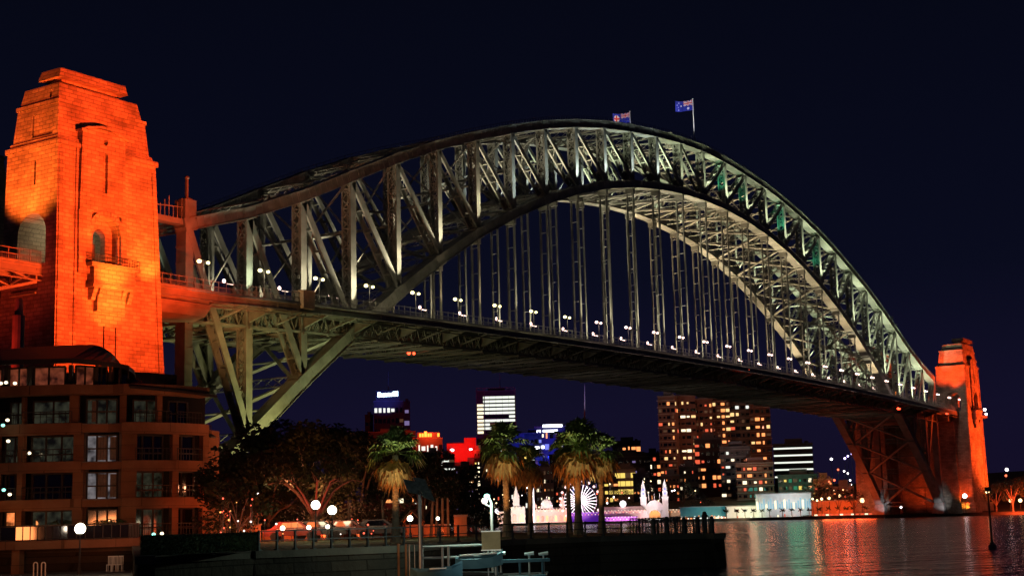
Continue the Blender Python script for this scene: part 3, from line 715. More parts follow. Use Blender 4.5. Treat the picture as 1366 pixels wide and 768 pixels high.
for k in (0, 1):
    for i in range(29 if k == 0 else 28):
        g = 0 if i < 9 else 1; x = (-4.8 if k == 0 else 14.6)+i*PL; y = -7.9 if k == 0 else 5.5
        if protos[k, g] is None: protos[k, g] = o = deck_lamp(k, (WARMW if k == 0 else PINKW) if g == 0 else PINKW)
        else: o = copy_tree(protos[k, g])
        o.location = (x, y, zd(max(0, min(503, x))))
        if k == 0: tag(o, 'double headed footway lamp on the near side of the deck, %s from the near pylon' % ORD[i], 'lamp', 'double headed footway lamps on the bridge deck')
        else: tag(o, 'short single lamp beside the roadway on the deck, %s from the near pylon' % ORD[i], 'lamp', 'short roadway lamps on the bridge deck')
        if k == 0:
            point((x, y-1.7, o.location.z+5.2), 620, (1, .85, .5) if i < 9 else (1, .72, .6), .5)
for j in range(2):
    o = copy_tree(protos[0, 1]); x = 514+j*14; o.location = (x, -8.4, zd(503))
    tag(o, 'double headed footway lamp on the deck in front of the far pylon, %s' % ('nearer the arch' if j == 0 else 'at its archway'), 'lamp', 'double headed footway lamps on the bridge deck')

# ------------------------------------------------------------------ flags on the crown
FW, FR, FB = mat('flag_white', (.8,.8,.8), .8, 0, .02, 1), mat('flag_red', (.6,.02,.03), .8, 0, .02, 1), mat('flag_blue', (.01,.02,.32), .8, 0, .02, 1)
def flag_mesh(kind):
    NX, NZ = 96, 60; W_, H_ = 7.6, 3.9
    mb = MB(); vs = []
    for i in range(NX+1):
        for j in range(NZ+1):
            u, v = i/NX, j/NZ
            vs.append((u*W_*.97, .55*u*math.sin(u*7.0+v*1.1)+.15*math.sin(u*15), (v-1)*H_-1.7*u+.7*u*u))
    n = NZ+1
    def star(u, v, cx, cy, r, k=7):
        dx, dy = (u-cx)*2, (v-cy); d = math.hypot(dx, dy)
        if d > r: return False
        a = math.atan2(dy, dx); return d < r*(.55+.45*abs(math.cos(a*k/2)))
    def col(u, v):
        if u < .5 and v > .5:
            a, b = u/.5*2-1, (v-.5)/.5*2-1
            if abs(a)*1.0 < .10 or abs(b) < .2: return 1
            if abs(a) < .17 or abs(b) < .34: return 0
            dd = min(abs(a-b), abs(a+b))
            if dd < .11: return 1
            if dd < .30: return 0
            return 2
        if kind == 0:
            for c in ((.25, .25, .14), (.75, .82, .07), (.75, .17, .07), (.62, .54, .07), (.88, .6, .07), (.80, .42, .04)):
                if star(u, v, *c): return 0
        else:
            dx, dy = (u-.75)*2, v-.5; d = math.hypot(dx, dy)
            if d < .36: return 1 if (abs(dx) < .09 or abs(dy) < .09) else 0
        return 2
    fs = []; mi = []
    for i in range(NX):
        for j in range(NZ):
            fs.append((i*n+j, (i+1)*n+j, (i+1)*n+j+1, i*n+j+1)); mi.append(col((i+.5)/NX, (j+.5)/NZ))
    # thickness: a second sheet 2 cm behind
    vs2 = [(x, y+.03, z) for x, y, z in vs]; mb.v = vs+vs2; mb.f = fs+[tuple(k+len(vs) for k in f[::-1]) for f in fs]; mb.mi = mi+mi
    return mb
CLOTH_MATS = [FW, FR, FB]
for kind, px, y, base, top, lab in ((0, 925.5, 1.5, 190, 130, 'dark blue starred flag with union canton flying from the tall pole right of the crown'), (1, 841.5, 31.5, 176, 148, 'blue flag with union canton and red cross roundel flying left of the crown')):
    r_ = at(px, 180, 1000)-CAM; D = (y-CAM.y)/(r_.y/1000); p0 = at(px, base, D); p1 = at(px, top, D)
    t = thing('flagpole', ('white flagpole on the crown of the near truss' if kind == 0 else 'shorter looking white flagpole on the crown of the far truss'), 'flagpole', (p0.x, y, 134))
    mb = MB(); mb.tube((p0.x, y, zu(14)+1.5), (p0.x, y, p1.z), .24, .14, 10); mb.build('pole', WHITE, t)
    mb = MB(); mb.ball((p0.x, y, p1.z+.1), .24); mb.build('finial', WHITE, t)
    f = flag_mesh(kind).build('flag', CLOTH_MATS); f.location = (p0.x-.1, y+.1, p1.z-.3); f.rotation_euler = (0, 0, R(140)); f.scale = (.95, 1, .98)
    tag(f, lab, 'flag', 'flags on the crown of the arch')
    spot((p0.x-6, y-9, 131), (p0.x-3, y+1, p1.z-2), 26000, (1, .97, 1), 50, .7, .2, 'flag_floodlight')

na = thing('approach_viaduct', 'dark curving approach viaduct behind the far pylon', 'bridge span', (560, 20, 51))
mb = MB(); pts = [(530+ t*15, 0.5*max(0, t-2)*15) for t in range(6)]
for (x0, s0), (x1, s1) in zip(pts[:-1], pts[1:]): mb.hexa([(x0, DE+s0, 50.4), (x1, DE+s1, 50.4), (x1, DW+s1, 50.4), (x0, DW+s0, 50.4)], [(x0, DE+s0, 51.2), (x1, DE+s1, 51.2), (x1, DW+s1, 51.2), (x0, DW+s0, 51.2)])
mb.build('deck', CONC, na)
for x0, s0 in pts[1::2]: mb = MB(); mb.box(x0-2, x0+2, s0, s0+32, 1, 50.4); mb.build('pier', GRANITE, na)
mb = MB()
for (x0, s0), (x1, s1) in zip(pts[:-1], pts[1:]): mb.bar((x0, DE+s0+.2, 52.3), (x1, DE+s1+.2, 52.3), .15, .15); mb.bar((x0, DE+s0+.2, 51.2), (x0, DE+s0+.2, 52.3), .15, .15)
mb.build('railing', STEEL, na)
# ------------------------------------------------------------------ curved waterfront hotel
RENDER_ = stone('terracotta_render', (0.36, 0.185, 0.105), (0.31, 0.155, 0.09), 2.6, 1.03, 0.02, bump=0.25)
FRAMEM = mat('window_frame_paint', (0.05, 0.045, 0.04), 0.5, 0, 0.1, 1)
def glassmat(name, col, e=0.0, ec=(1, .8, .6)):
    m = bpy.data.materials.new(name); m.use_nodes = True; t = m.node_tree; b = t.nodes['Principled BSDF']
    b.inputs['Base Color'].default_value = tuple(col)+(1,); b.inputs['Roughness'].default_value = 0.06; b.inputs['Specular IOR Level'].default_value = 1.0
    if e:
        co = t.nodes.new('ShaderNodeTexCoord'); n = t.nodes.new('ShaderNodeTexNoise'); n.inputs['Scale'].default_value = 1.3; n.inputs['Detail'].default_value = 2
        t.links.new(co.outputs['Object'], n.inputs['Vector']); r = t.nodes.new('ShaderNodeMapRange'); r.inputs[1].default_value = .35; r.inputs[2].default_value = .65
        r.inputs[3].default_value = e*.15; r.inputs[4].default_value = e*1.7; t.links.new(n.outputs[0], r.inputs[0]); t.links.new(r.outputs[0], b.inputs['Emission Strength'])
        b.inputs['Emission Color'].default_value = tuple(ec)+(1,)
    try: m.cycles.emission_sampling = 'NONE'
    except Exception: pass
    return m
GDARK = glassmat('dark_glass', (.006,.006,.006)); GDIM = glassmat('dim_room_glass', (.01,.01,.008), .022, (.7, .72, .45))
GGREY = glassmat('curtained_glass', (.02,.02,.02), .13, (.8, .74, .78)); GRED = glassmat('red_lit_glass', (.02,.01,.01), .10, (1, .22, .10)); GORG = glassmat('orange_room_glass', (.02,.01,.01), 1.1, (1, .26, .07))
CURT = mat('curtain', (.3, .27, .24), .9, 0, .2, 3)
hotel = thing('waterfront_hotel', 'brown curved five storey waterfront hotel with dark windows below the near pylon', 'hotel', at(120, 730, 124))
fp = [(-90, 124), (-40, 122.3), (20, 121.2), (27, 121.1), (95, 121.0), (108, 121.2), (112, 121.6), (158, 122.2), (162, 121.6), (180, 121.8), (229, 123.6), (237, 124), (270, 126.2), (278, 127)]
fps = [(-400, 134), (-90, 124), (20, 121.2), (60, 121), (100, 121), (140, 121.3), (180, 122), (230, 123.6), (278, 126.2), (400, 133)]
def Dof(px, L):
    for (a, da), (b, db) in zip(L[:-1], L[1:]):
        if px <= b: return da+(db-da)*(px-a)/(b-a)
    return L[-1][1]
def FPt(px, back=0.0, z=0.0):
    """point of the facade curve at column px, `back` metres behind it"""
    P_ = ground_at(px, Dof(px, fp), z); d = (ground_at(px+22, Dof(px+22, fps), z)-ground_at(px-22, Dof(px-22, fps), z)).normalized()
    n = Vector((-d.y, d.x, 0))
    if n.dot(_f) < 0: n = -n
    v = P_+n*back; v.z = z; return v
def slab(mb, px0, px1, z0, z1, f=0.0, b=.6, step=14):
    k = max(1, int(abs(px1-px0)/step)); xs_ = [px0+(px1-px0)*i/k for i in range(k+1)]
    for u, v in zip(xs_[:-1], xs_[1:]):
        lo_ = [FPt(u, f, z0), FPt(v, f, z0), FPt(v, b, z0), FPt(u, b, z0)]; mb.hexa(lo_, [Vector((p.x, p.y, z1)) for p in lo_])
FL = [2.65, 5.85, 8.95, 12.1, 15.25]      # sills
HT = [4.95, 8.05, 11.15, 14.15]
mb = MB()
# spandrels
slab(mb, -90, 278, 2.0, 2.65, 0, 1.2); 
for z0, z1 in ((4.95, 5.85), (8.05, 8.95), (11.15, 12.1)):
    slab(mb, -90, 108, z0, z1); slab(mb, 162, 278, z0, z1); slab(mb, 108, 162, z0+.2, z1-.1, .5, 1.0)
slab(mb, -90, 278, 14.45, 15.25, -.15, 1.4)
# piers
for a, b in ((-90, -84), (-18, -8), (20, 27.5), (95, 109), (160, 181), (229, 237.5), (270, 278)):
    slab(mb, a, b, 2.65, 12.1, .003, .6)
for a, b in ((20, 24), (88, 101), (160, 170), (214, 222)):
    slab(mb, a, b, 12.1, 14.45, .9, 1.4)
slab(mb, 108, 112, 2.65, 12.1, .6, 1.5); slab(mb, 157, 161, 2.65, 12.1, .6, 1.5)
mb.build('facade_wall', RENDER_, hotel)
mb = MB(); slab(mb, -90, 276, 2.0, 17.0, 5, 14, 20)
lo_ = [ground_at(190, 127, 2), ground_at(272, 129.5, 2), ground_at(272, 142, 2), ground_at(190, 142, 2)]; mb.hexa(lo_, [Vector((p.x, p.y, 15)) for p in lo_])
mb.build('core', DARK, hotel)
for z in (2.45, 5.65, 8.75, 11.9): mb = MB(); slab(mb, -90, 276, z, z+.18, .6, 5.0); mb.build('floor_slab', CONC, hotel)
mb = MB()
WIN = []   # bays: px range, floor, kind
bays = [(-84, -18), (-8, 20), (27.5, 95), (112, 157), (181, 229), (237.5, 270)]
kinds = {(1,0):'org',(2,0):'dim',(3,0):'grey2',(4,0):'dim',(5,0):'dark',(1,1):'dark',(2,1):'dark',(3,1):'grey',(4,1):'dim',(5,1):'dark',(1,2):'dim',(2,2):'dim',(3,2):'grey',(4,2):'dark',(5,2):'dark',(1,3):'dim',(2,3):'dim',(3,3):'dim',(4,3):'dim',(5,3):'dark'}
GM = {'org': GORG, 'dim': GDIM, 'grey': GGREY, 'grey2': GDIM, 'dark': GDARK}
def window(px0, px1, z0, z1, back, gm, nm, parent, mull=2, transom=.45):
    """frame (part) with its glass (sub-part)"""
    mb = MB(); t_ = .09
    xs_ = [px0+(px1-px0)*i/mull for i in range(mull+1)]
    for x in xs_:
        a = FPt(x, back-.1, z0); mb.bar(a, (a.x, a.y, z1), .14, .12, RT)
    for z in (z0+.04, z0+(z1-z0)*transom, z1-.04):
        for u, v in zip(xs_[:-1], xs_[1:]): mb.bar(FPt(u, back-.1, z), FPt(v, back-.1, z), .12, .12, (0,0,1))
    fr = mb.build('window', FRAMEM, parent)
    mb = MB()
    for u, v in zip(xs_[:-1], xs_[1:]):
        lo_ = [FPt(u, back, z0), FPt(v, back, z0), FPt(v, back+.05, z0), FPt(u, back+.05, z0)]; mb.hexa(lo_, [Vector((p.x, p.y, z1)) for p in lo_])
    mb.build('pane', gm, fr)
for bi, (a, b) in enumerate(bays):
    for fl in range(4):
        k = kinds.get((bi, fl), 'dark'); z0, z1 = FL[fl], HT[fl]
        if bi == 3: z0 -= .1
        if fl == 3 and bi != 3:
            window(a+2, b-4, 12.15, 14.1, 2.0, GM[k], 'w', hotel, 2)
        elif bi == 3: window(a+1, b-1, z0, z1, .9, GM[k], 'w', hotel, 3, .5)
        else: window(a, b, z0, z1, 1.9 if b-a > 40 else 1.5, GM[k], 'w', hotel, 3 if b-a > 40 else 2, .3)
        # balcony rail
        if bi != 3 or fl == 0:
            mb = MB(); zz = z0+.05 if fl < 3 else 12.1
            n = 8
            for i in range(n+1):
                p = FPt(a+(b-a)*i/n, .12, zz); mb.bar(p, (p.x, p.y, zz+.95), .04, .04)
            mb.bar(FPt(a, .12, zz+.95), FPt(b, .12, zz+.95), .07, .07, (0,0,1)); mb.bar(FPt(a, .12, zz+.5), FPt(b, .12, zz+.5), .03, .03, (0,0,1))
            mb.build('balcony_rail', FRAMEM, hotel)
# curtains standing behind the tall middle bay
for fl, pr in ((1, ((128, 143), (146, 155))), (2, ((128, 143), (146, 155))), (3, ((120, 127),))):
    for a, b in pr:
        mb = MB(); n = 8
        for i in range(n):
            p = FPt(a+(b-a)*i/n, .82-(.05 if i % 2 else 0), FL[fl]+.1); q_ = FPt(a+(b-a)*(i+1)/n, .82-(0 if i % 2 else .05), FL[fl]+.1)
            mb.hexa([p, q_, q_+_f*.02, p+_f*.02], [Vector((v.x, v.y, HT[fl]-.15)) for v in (p, q_, q_+_f*.02, p+_f*.02)])
        mb.build('curtain', CURT, hotel)
# fins on the middle bay
# penthouse level with wide dished roof
for a, b, k in ((-70, -20, GRED), (-10, 18, GRED), (29, 76, GRED), (92, 120, GRED), (124, 140, GDARK), (150, 176, GDARK)):
    window(a, b, 15.3, 17.0, 2.2, k, 'w', hotel, 2, .96)
for a in (-76, -15, 22, 82, 122, 143): mb = MB(); slab(mb, a, a+5, 15.25, 17.1, 1.9, 2.5); mb.build('penthouse_column', FRAMEM, hotel)
mb = MB(); n = 24
for i in range(n):
    u = -90+(196+90)*i/n; v = -90+(196+90)*(i+1)/n
    def er(x): 
        e_ = max(0, (x-90)/106.0); return 17.25-1.0*e_*e_*.9, 19.4-2.8*e_*e_*(1 if x > 90 else 0)
    (e0, r0), (e1, r1) = er(u), er(v)
    f0 = -1.2+max(0, (u-150)/46.0)**2*5.0; f1 = -1.2+max(0, (v-150)/46.0)**2*5.0
    A = [FPt(u, f0, e0), FPt(v, f1, e1), FPt(v, 7.5, r1), FPt(u, 7.5, r0)]
    mb.hexa([p-Vector((0,0,.28)) for p in A], A)
    A = [FPt(u, f0-.05, e0-.05), FPt(v, f1-.05, e1-.05), FPt(v, f1+.12, e1-.05), FPt(u, f0+.12, e0-.05)]
    mb.hexa([p-Vector((0,0,.34)) for p in A], A)
mb.build('roof', mat('roof_metal', (.05,.045,.045), .5, .3, .2, 1), hotel)
mb = MB()
for i in range(14):
    u = 172+(282-172)*i/14; v = 172+(282-172)*(i+1)/14
    A = [FPt(u, -.9, 15.0-.004*(u-172)), FPt(v, -.9, 15.0-.004*(v-172)), FPt(v, 4, 16.4-.012*(v-172)), FPt(u, 4, 16.4-.012*(u-172))]
    mb.hexa([p-Vector((0,0,.22)) for p in A], A)
mb.build('side_roof', mat('side_roof_metal', (.035,.03,.03), .6, .2, .2, 1), hotel)
# orange end wing
mb = MB()
lo_ = [ground_at(274, 129, 2), ground_at(291.5, 131.5, 2), ground_at(285, 141, 2), ground_at(268, 139, 2)]
mb.hexa(lo_, [Vector((p.x, p.y, 11.9)) for p in lo_]); mb.build('end_wing', RENDER_, hotel)
mb = MB()
for z in (5.3, 8.4, 11.3): 
    a = ground_at(276, 128.4, z); b = ground_at(283, 129.3, z); mb.bar(a, b, .9, .12, _f); 
    for k in range(5): p = a.lerp(b, k/4); mb.bar(p-_f*.4, p-_f*.4+Vector((0,0,.9)), .04, .04)
    mb.bar(a-_f*.4+Vector((0,0,.9)), b-_f*.4+Vector((0,0,.9)), .05, .05, (0,0,1))
mb.build('wing_balcony', FRAMEM, hotel)
# terrace slab in front and the dark undercroft
terr = []
mb = MB()
for (u, D0, D1, z0, z1) in ((0, 0, 0, 0, 0),):
    pass
tp = [(-120, 98), (20, 96), (90, 97), (172, 100), (186, 101)]
for (a, da), (b, db) in zip(tp[:-1], tp[1:]):
    lo_ = [ground_at(a, da, 2.05), ground_at(b, db, 2.05), ground_at(b, 121, 2.05), ground_at(a, 121, 2.05)]
    mb.hexa(lo_, [Vector((p.x, p.y, 2.62)) for p in lo_])
mb.build('terrace_slab', RENDER_, hotel)
for a, da in ((-60, 97), (14, 96.4), (176, 100.6)):
    mb = MB(); p = ground_at(a, da+.4, 0); q_ = ground_at(a+11, da+.4, 0); mb.hexa([p, q_, q_+_f*1, p+_f*1], [Vector((v.x, v.y, 2.05)) for v in (p, q_, q_+_f*1, p+_f*1)]); mb.build('terrace_pier', RENDER_, hotel)
mb = MB()
for (a, da), (b, db) in zip(tp[:-1], tp[1:]):
    n = 7
    for k in range(n):
        p = ground_at(a+(b-a)*k/n, da+(db-da)*k/n+.2, 2.62); mb.bar(p, p+Vector((0,0,1.0)), .05, .05)
    mb.bar(ground_at(a, da+.2, 3.62), ground_at(b, db+.2, 3.62), .07, .07, (0,0,1))
mb.build('terrace_railing', FRAMEM, hotel)
mb = MB()
for (a, da), (b, db) in zip(tp[:-1], tp[1:]):
    p, q_ = ground_at(a, da+.23, 2.7), ground_at(b, db+.23, 2.7); mb.hexa([p, q_, q_+_f*.02, p+_f*.02], [v+Vector((0,0,.85)) for v in (p, q_, q_+_f*.02, p+_f*.02)])
gp = mb.build('glass_balustrade', glassmat('balustrade_glass', (.02,.02,.02)), hotel)
# a palm-shaped indoor lamp glow and table lamps on the terrace
TLAMP = emit('table_lamp', (1, .8, .5), 3); TLG = emit('green_lamp', (.3, 1, .8), 2.5)
for k, (px, py, D, g) in enumerate(((58, 711, 118, 0), (47, 717, 117, 0), (52, 717, 117, 0), (29, 713, 117, 1), (141, 710, 118, 0), (162, 713, 118, 0), (205, 712, 122, 1), (216, 711, 122, 0), (13, 659, 120.4, 0), (5, 653, 120.4, 1), (4, 567, 120.4, 1), (10, 560, 120.4, 0), (11, 588, 120.4, 0), (39, 604, 121.6, 0), (8, 510, 121.6, 0), (20, 511, 121.6, 0), (1, 511, 121.6, 0))):
    mb = MB(); r_ = .16 if k else .3; mb.ball(at(px, py, D), r_, sz=.8); o = mb.build('terrace_lamp', TLG if g else TLAMP)
    flr = 'first floor' if 630 < py < 670 else ('terrace' if py > 700 else ('top balcony' if py < 530 else 'upper balcony'))
    tag(o, 'tiny glowing lamp on the hotel %s, %s counted along the front' % (flr, ORD[k]), 'lamp', 'small lamps on the hotel balconies')
for k, px in enumerate((80, 134, 153)):
    t = ground_at(px, 117.5+k, 2.62); P0 = thing('potted_plant', ['round potted shrub on the hotel terrace behind the globe lamp', 'arching potted palm lit warm on the hotel terrace', 'small leafy pot plant on the hotel terrace at its right'][k], 'plant', t)
    mb = MB(); mb.tube((0,0,0), (0,0,.5), .22, .3, 10); lbuild(mb, 'pot', CONC, P0)
    mb = MB(); rr = random.Random(k)
    for j in range(26):
        a = rr.uniform(0, 6.28); l = rr.uniform(.5, 1.1); d = Vector((math.cos(a), math.sin(a), 0)); p0 = Vector((0,0,.5)); p1 = p0+d*l*.4+Vector((0,0,l*.9)); p2 = p0+d*l+Vector((0,0,l*.75)); mb.bar(p0, p1, .05, .02); mb.bar(p1, p2, .09, .02)
    lbuild(mb, 'foliage', mat('pot_leaves%d' % k, (.12,.09,.03) if k == 1 else (.03,.06,.02), .7, 0, .3, 3), P0)
point(ground_at(134, 116.8, 4.2)-Vector((0,0,.2)), 30, (1, .6, .25), .1)
# hotel lights: warm spill from street and pylon
spot(ground_at(-30, 66, 3), FPt(60, 0, 9), 4200, (1, .27, .075), 75, 1, 2.0, 'street_spill_light')
spot(ground_at(260, 82, 3), FPt(225, 0, 8), 4200, (1, .18, .045), 60, 1, 2.0, 'street_spill_light')
spot(ground_at(330, 118, 3.5), ground_at(283, 129, 8), 3600, (1, .12, .03), 75, 1, 1.0, 'street_spill_light')
point(ground_at(6, 119.5, 3.9), 60, (1, .3, .08), .3)
# ------------------------------------------------------------------ park: palms, trees, hedge, railing, lamps
LEAF = mat('palm_leaf', (0.15, 0.19, 0.05), 0.6, 0, 0.45, 1.5); DEADLEAF = mat('dead_palm_leaf', (0.42, 0.20, 0.06), 0.85, 0, 0.4, 2.5)
PTRUNK = mat('palm_trunk', (0.30, 0.24, 0.17), 0.9, 0, 0.35, 1.8, 0.9, 9)
def fan_leaf(mb, base, d, stalk, size, droop, rr, nf=13):
    """one fan frond: petiole then a pleated fan of pointed fingers"""
    d = d.normalized(); side = d.cross(Vector((0,0,1)))
    if side.length < .1: side = Vector((1,0,0))
    side.normalize(); upv = side.cross(d).normalized()
    tip = base+d*stalk+Vector((0,0,-droop*stalk*.25)); mb.bar(base, tip, .045, .03)
    d2 = (d+Vector((0,0,-droop*.6))).normalized(); upv = side.cross(d2).normalized()
    for k in range(nf):
        a = (k/(nf-1)-.5)*math.radians(210); L = size*(.62+.38*math.cos(a*.75))*rr.uniform(.85, 1.1)
        v = (d2*math.cos(a)+side*math.sin(a)).normalized(); p1 = tip+v*L*.6+upv*(.05*size); p2 = tip+v*L+Vector((0,0,-droop*L*rr.uniform(.25, .6)))
        wv = (side*math.cos(a)-d2*math.sin(a)).normalized()*(.085*size); tw = upv*(.03*size*(1 if k % 2 else -1))
        mb.add([tip, p1-wv+tw, p2, p1+wv-tw], [(0,1,2,3)])
def palm(px, D, h, r, seed, label, lean=0.0, green=34, dead=30, trunk_r=.24, gz=2.1):
    rr = random.Random(seed); b = ground_at(px, D, gz); t = thing('palm_tree', label, 'palm tree', b, 0, 'fan palms on the waterfront lawn')
    mb = MB(); n = 14; pr = None
    for k in range(n):
        z0, z1 = h*k/n, h*(k+1)/n; r0 = trunk_r*(1.35-.45*min(1, k/3)-.15*k/n); r1 = r0*.96
        mb.tube((lean*z0/h, 0, z0), (lean*z1/h, 0, z1), r0*1.04, r1*.94, 12, k == n-1)
    lbuild(mb, 'trunk', PTRUNK, t)
    top = Vector((lean, 0, h)); mb = MB()
    for k in range(green):
        el = math.radians(rr.uniform(-12, 88) if k > 8 else rr.uniform(50, 88)); a = rr.uniform(0, 6.283)
        d = Vector((math.cos(a)*math.cos(el), math.sin(a)*math.cos(el), math.sin(el)))
        fan_leaf(mb, top+Vector((0,0,.15)), d, r*rr.uniform(.42, .62), r*rr.uniform(.40, .52), .45+.5*(1-math.sin(el)), rr)
    lbuild(mb, 'crown', LEAF, t)
    mb = MB()
    for k in range(dead):
        el = math.radians(rr.uniform(-72, -8)); a = rr.uniform(0, 6.283); d = Vector((math.cos(a)*math.cos(el), math.sin(a)*math.cos(el), math.sin(el)))
        fan_leaf(mb, top-Vector((0,0,rr.uniform(0, .35))), d, r*rr.uniform(.30, .48), r*rr.uniform(.42, .58), .95, rr, 12)
    lbuild(mb, 'dead_frond_skirt', DEADLEAF, t)
    return t
palm(528, 84, 5.0, 1.85, 1, 'shaggy fan palm with orange lit skirt, leftmost of the waterfront palms', .05, 40, 40, .25)
palm(677, 100, 6.0, 2.1, 2, 'full crowned fan palm just right of the globe lamp post', -.1, 44, 40, .27)
palm(708, 112, 5.4, 1.75, 3, 'slimmer fan palm tucked behind the full crowned one', .1, 34, 30, .2)
palm(760, 116, 6.4, 1.9, 4, 'dark trunked fan palm half hidden behind the pair in front of the ferris wheel', -.1, 34, 26, .22)
palm(772, 99, 6.0, 2.25, 5, 'tall fan palm with brown skirt standing in front of the ferris wheel', .1, 48, 42, .28)
palm(803, 104, 5.7, 1.75, 6, 'fan palm to the right of the ferris wheel, rightmost of the palms', .15, 36, 32, .24)
# broad-leaved trees
def leaf_cloud(rr, clumps, n, s):
    mb = MB()
    for c, r in clumps:
        m = int(n*r*r)
        for k in range(m):
            v = Vector((rr.gauss(0,1), rr.gauss(0,1), rr.gauss(0,1))).normalized()*r*rr.uniform(.55, 1.08)
            v.z *= .75; p = c+v; a = Vector((rr.gauss(0,1), rr.gauss(0,1), rr.gauss(0,1))).normalized()*s*rr.uniform(.6, 1.4); b = a.orthogonal().normalized()*s*rr.uniform(.4, .9)
            mb.add([p-a, p-b, p+a, p+b], [(0,1,2,3)])
    return mb
TRUNK = mat('tree_bark', (0.14, 0.10, 0.075), 0.95, 0, 0.3, 1.5, .6, 8)
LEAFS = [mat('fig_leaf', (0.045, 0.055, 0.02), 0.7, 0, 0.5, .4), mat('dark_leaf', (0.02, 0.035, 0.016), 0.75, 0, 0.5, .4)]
def tree(px, D, h, r, seed, label, li=0, gz=2.1, open_=0, dens=95):
    rr = random.Random(seed); b = ground_at(px, D, gz); t = thing('broadleaf_tree', label, 'tree', b, 0, 'broad leaved trees in the park')
    mb = MB(); th = h*.25; mb.tube((0,0,0), (0,0,th), .05*h*.6, .03*h*.6, 9)
    cl = []
    for k in range(7+open_*3):
        a = 6.283*k/(7+open_*3)+rr.uniform(-.4, .4); e_ = rr.uniform(.25, 1.0); R_ = r*rr.uniform(.4, .8)
        p = Vector((R_*math.cos(a), R_*math.sin(a), th+(h-th)*e_*.8)); mid = Vector((p.x*.45, p.y*.45, th+(p.z-th)*.6))
        mb.tube((0,0,th*.85), mid, .016*h, .010*h, 6, False); mb.tube(mid, p, .010*h, .004*h, 6, False)
        for q in range(3):
            e2 = p+Vector((rr.uniform(-1,1), rr.uniform(-1,1), rr.uniform(0,.8)))*r*.35; mb.tube(mid.lerp(p, .6), e2, .005*h, .002*h, 5, False)
            cl.append((e2, r*rr.uniform(.20, .34)))
        cl.append((p, r*rr.uniform(.26, .42)))
    cl.append((Vector((0,0,h-r*.25)), r*.4))
    lbuild(mb, 'trunk', TRUNK, t)
    lbuild(leaf_cloud(rr, cl, dens, .25*(h/10)**.5), 'crown', LEAFS[li], t)
    return t
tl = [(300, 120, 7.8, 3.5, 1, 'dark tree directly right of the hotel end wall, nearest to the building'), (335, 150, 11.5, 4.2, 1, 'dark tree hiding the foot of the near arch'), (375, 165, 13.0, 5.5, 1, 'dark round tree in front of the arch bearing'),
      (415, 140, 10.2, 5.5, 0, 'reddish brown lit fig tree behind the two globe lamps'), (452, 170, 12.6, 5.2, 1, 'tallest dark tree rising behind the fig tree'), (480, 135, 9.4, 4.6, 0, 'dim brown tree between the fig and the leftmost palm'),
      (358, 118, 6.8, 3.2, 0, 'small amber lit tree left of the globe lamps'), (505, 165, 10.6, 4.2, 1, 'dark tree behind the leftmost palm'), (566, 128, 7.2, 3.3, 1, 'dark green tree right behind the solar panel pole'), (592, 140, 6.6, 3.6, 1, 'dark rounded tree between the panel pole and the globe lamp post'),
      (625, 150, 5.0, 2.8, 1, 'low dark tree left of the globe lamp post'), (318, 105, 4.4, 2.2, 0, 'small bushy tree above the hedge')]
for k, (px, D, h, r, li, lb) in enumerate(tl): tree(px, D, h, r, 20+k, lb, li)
# bare limbed fig lit red from below
b = ground_at(421, 112, 2.1); t = thing('fig_tree', 'spreading fig with red lit bare limbs above the globe lamps', 'tree', b)
rr = random.Random(5); mb = MB(); mb.tube((0,0,0), (0,0,1.6), .45, .32, 9)
for k in range(13):
    a = rr.uniform(0, 6.28); l = rr.uniform(1.8, 4.2); p0 = Vector((0,0,1.4)); pr = .14
    for q in range(5):
        e_ = (q+1)/5; p1 = Vector((l*e_*math.cos(a), l*e_*math.sin(a), 1.5+3.0*math.sin(e_*1.9)+rr.uniform(-.1, .1))); mb.tube(p0, p1, pr, pr*.75, 6, False); p0 = p1; pr *= .75
        if q > 1: mb.tube(p0, p0+Vector((rr.uniform(-1,1), rr.uniform(-1,1), rr.uniform(.2,1))), pr*.6, .01, 5, False)
lbuild(mb, 'trunk', TRUNK, t)
cl = [(Vector((rr.uniform(-4,4), rr.uniform(-4,4), rr.uniform(4.4, 6.0))), rr.uniform(.6, 1.2)) for k in range(18)]
lbuild(leaf_cloud(rr, cl, 60, .16), 'crown', LEAFS[0], t)
# hedge
h0 = [ground_at(px, D, 2.06) for px, D in ((188, 62), (262, 66), (345, 73))]; hb = [ground_at(px, D, 2.06) for px, D in ((188, 67), (262, 71), (345, 77))]
hd = thing('hedge', 'long clipped dark hedge on the sea wall right of the hotel', 'hedge', h0[1]); mb = MB(); rr = random.Random(3)
for i in range(2): mb.hexa([h0[i], h0[i+1], hb[i+1], hb[i]], [p+Vector((0,0,.72)) for p in (h0[i], h0[i+1], hb[i+1], hb[i])])
core_ = mb.build('inner_mass', LEAFS[1], hd)
mb = MB()
for k in range(9000):
    i = rr.randint(0, 1); u, v = rr.random(), rr.random(); A = h0[i].lerp(h0[i+1], u); B = hb[i].lerp(hb[i+1], u)
    if rr.random() < .5: p = A+Vector((0,0,.8*v))
    else: p = A.lerp(B, v)+Vector((0,0,.74+rr.uniform(-.04,.1)))
    a = Vector((rr.gauss(0,1), rr.gauss(0,1), rr.gauss(0,1))).normalized()*.07; b2 = a.orthogonal()*.6; mb.add([p-a, p-b2, p+a, p+b2], [(0,1,2,3)])
mb.build('foliage', LEAFS[0], hd)
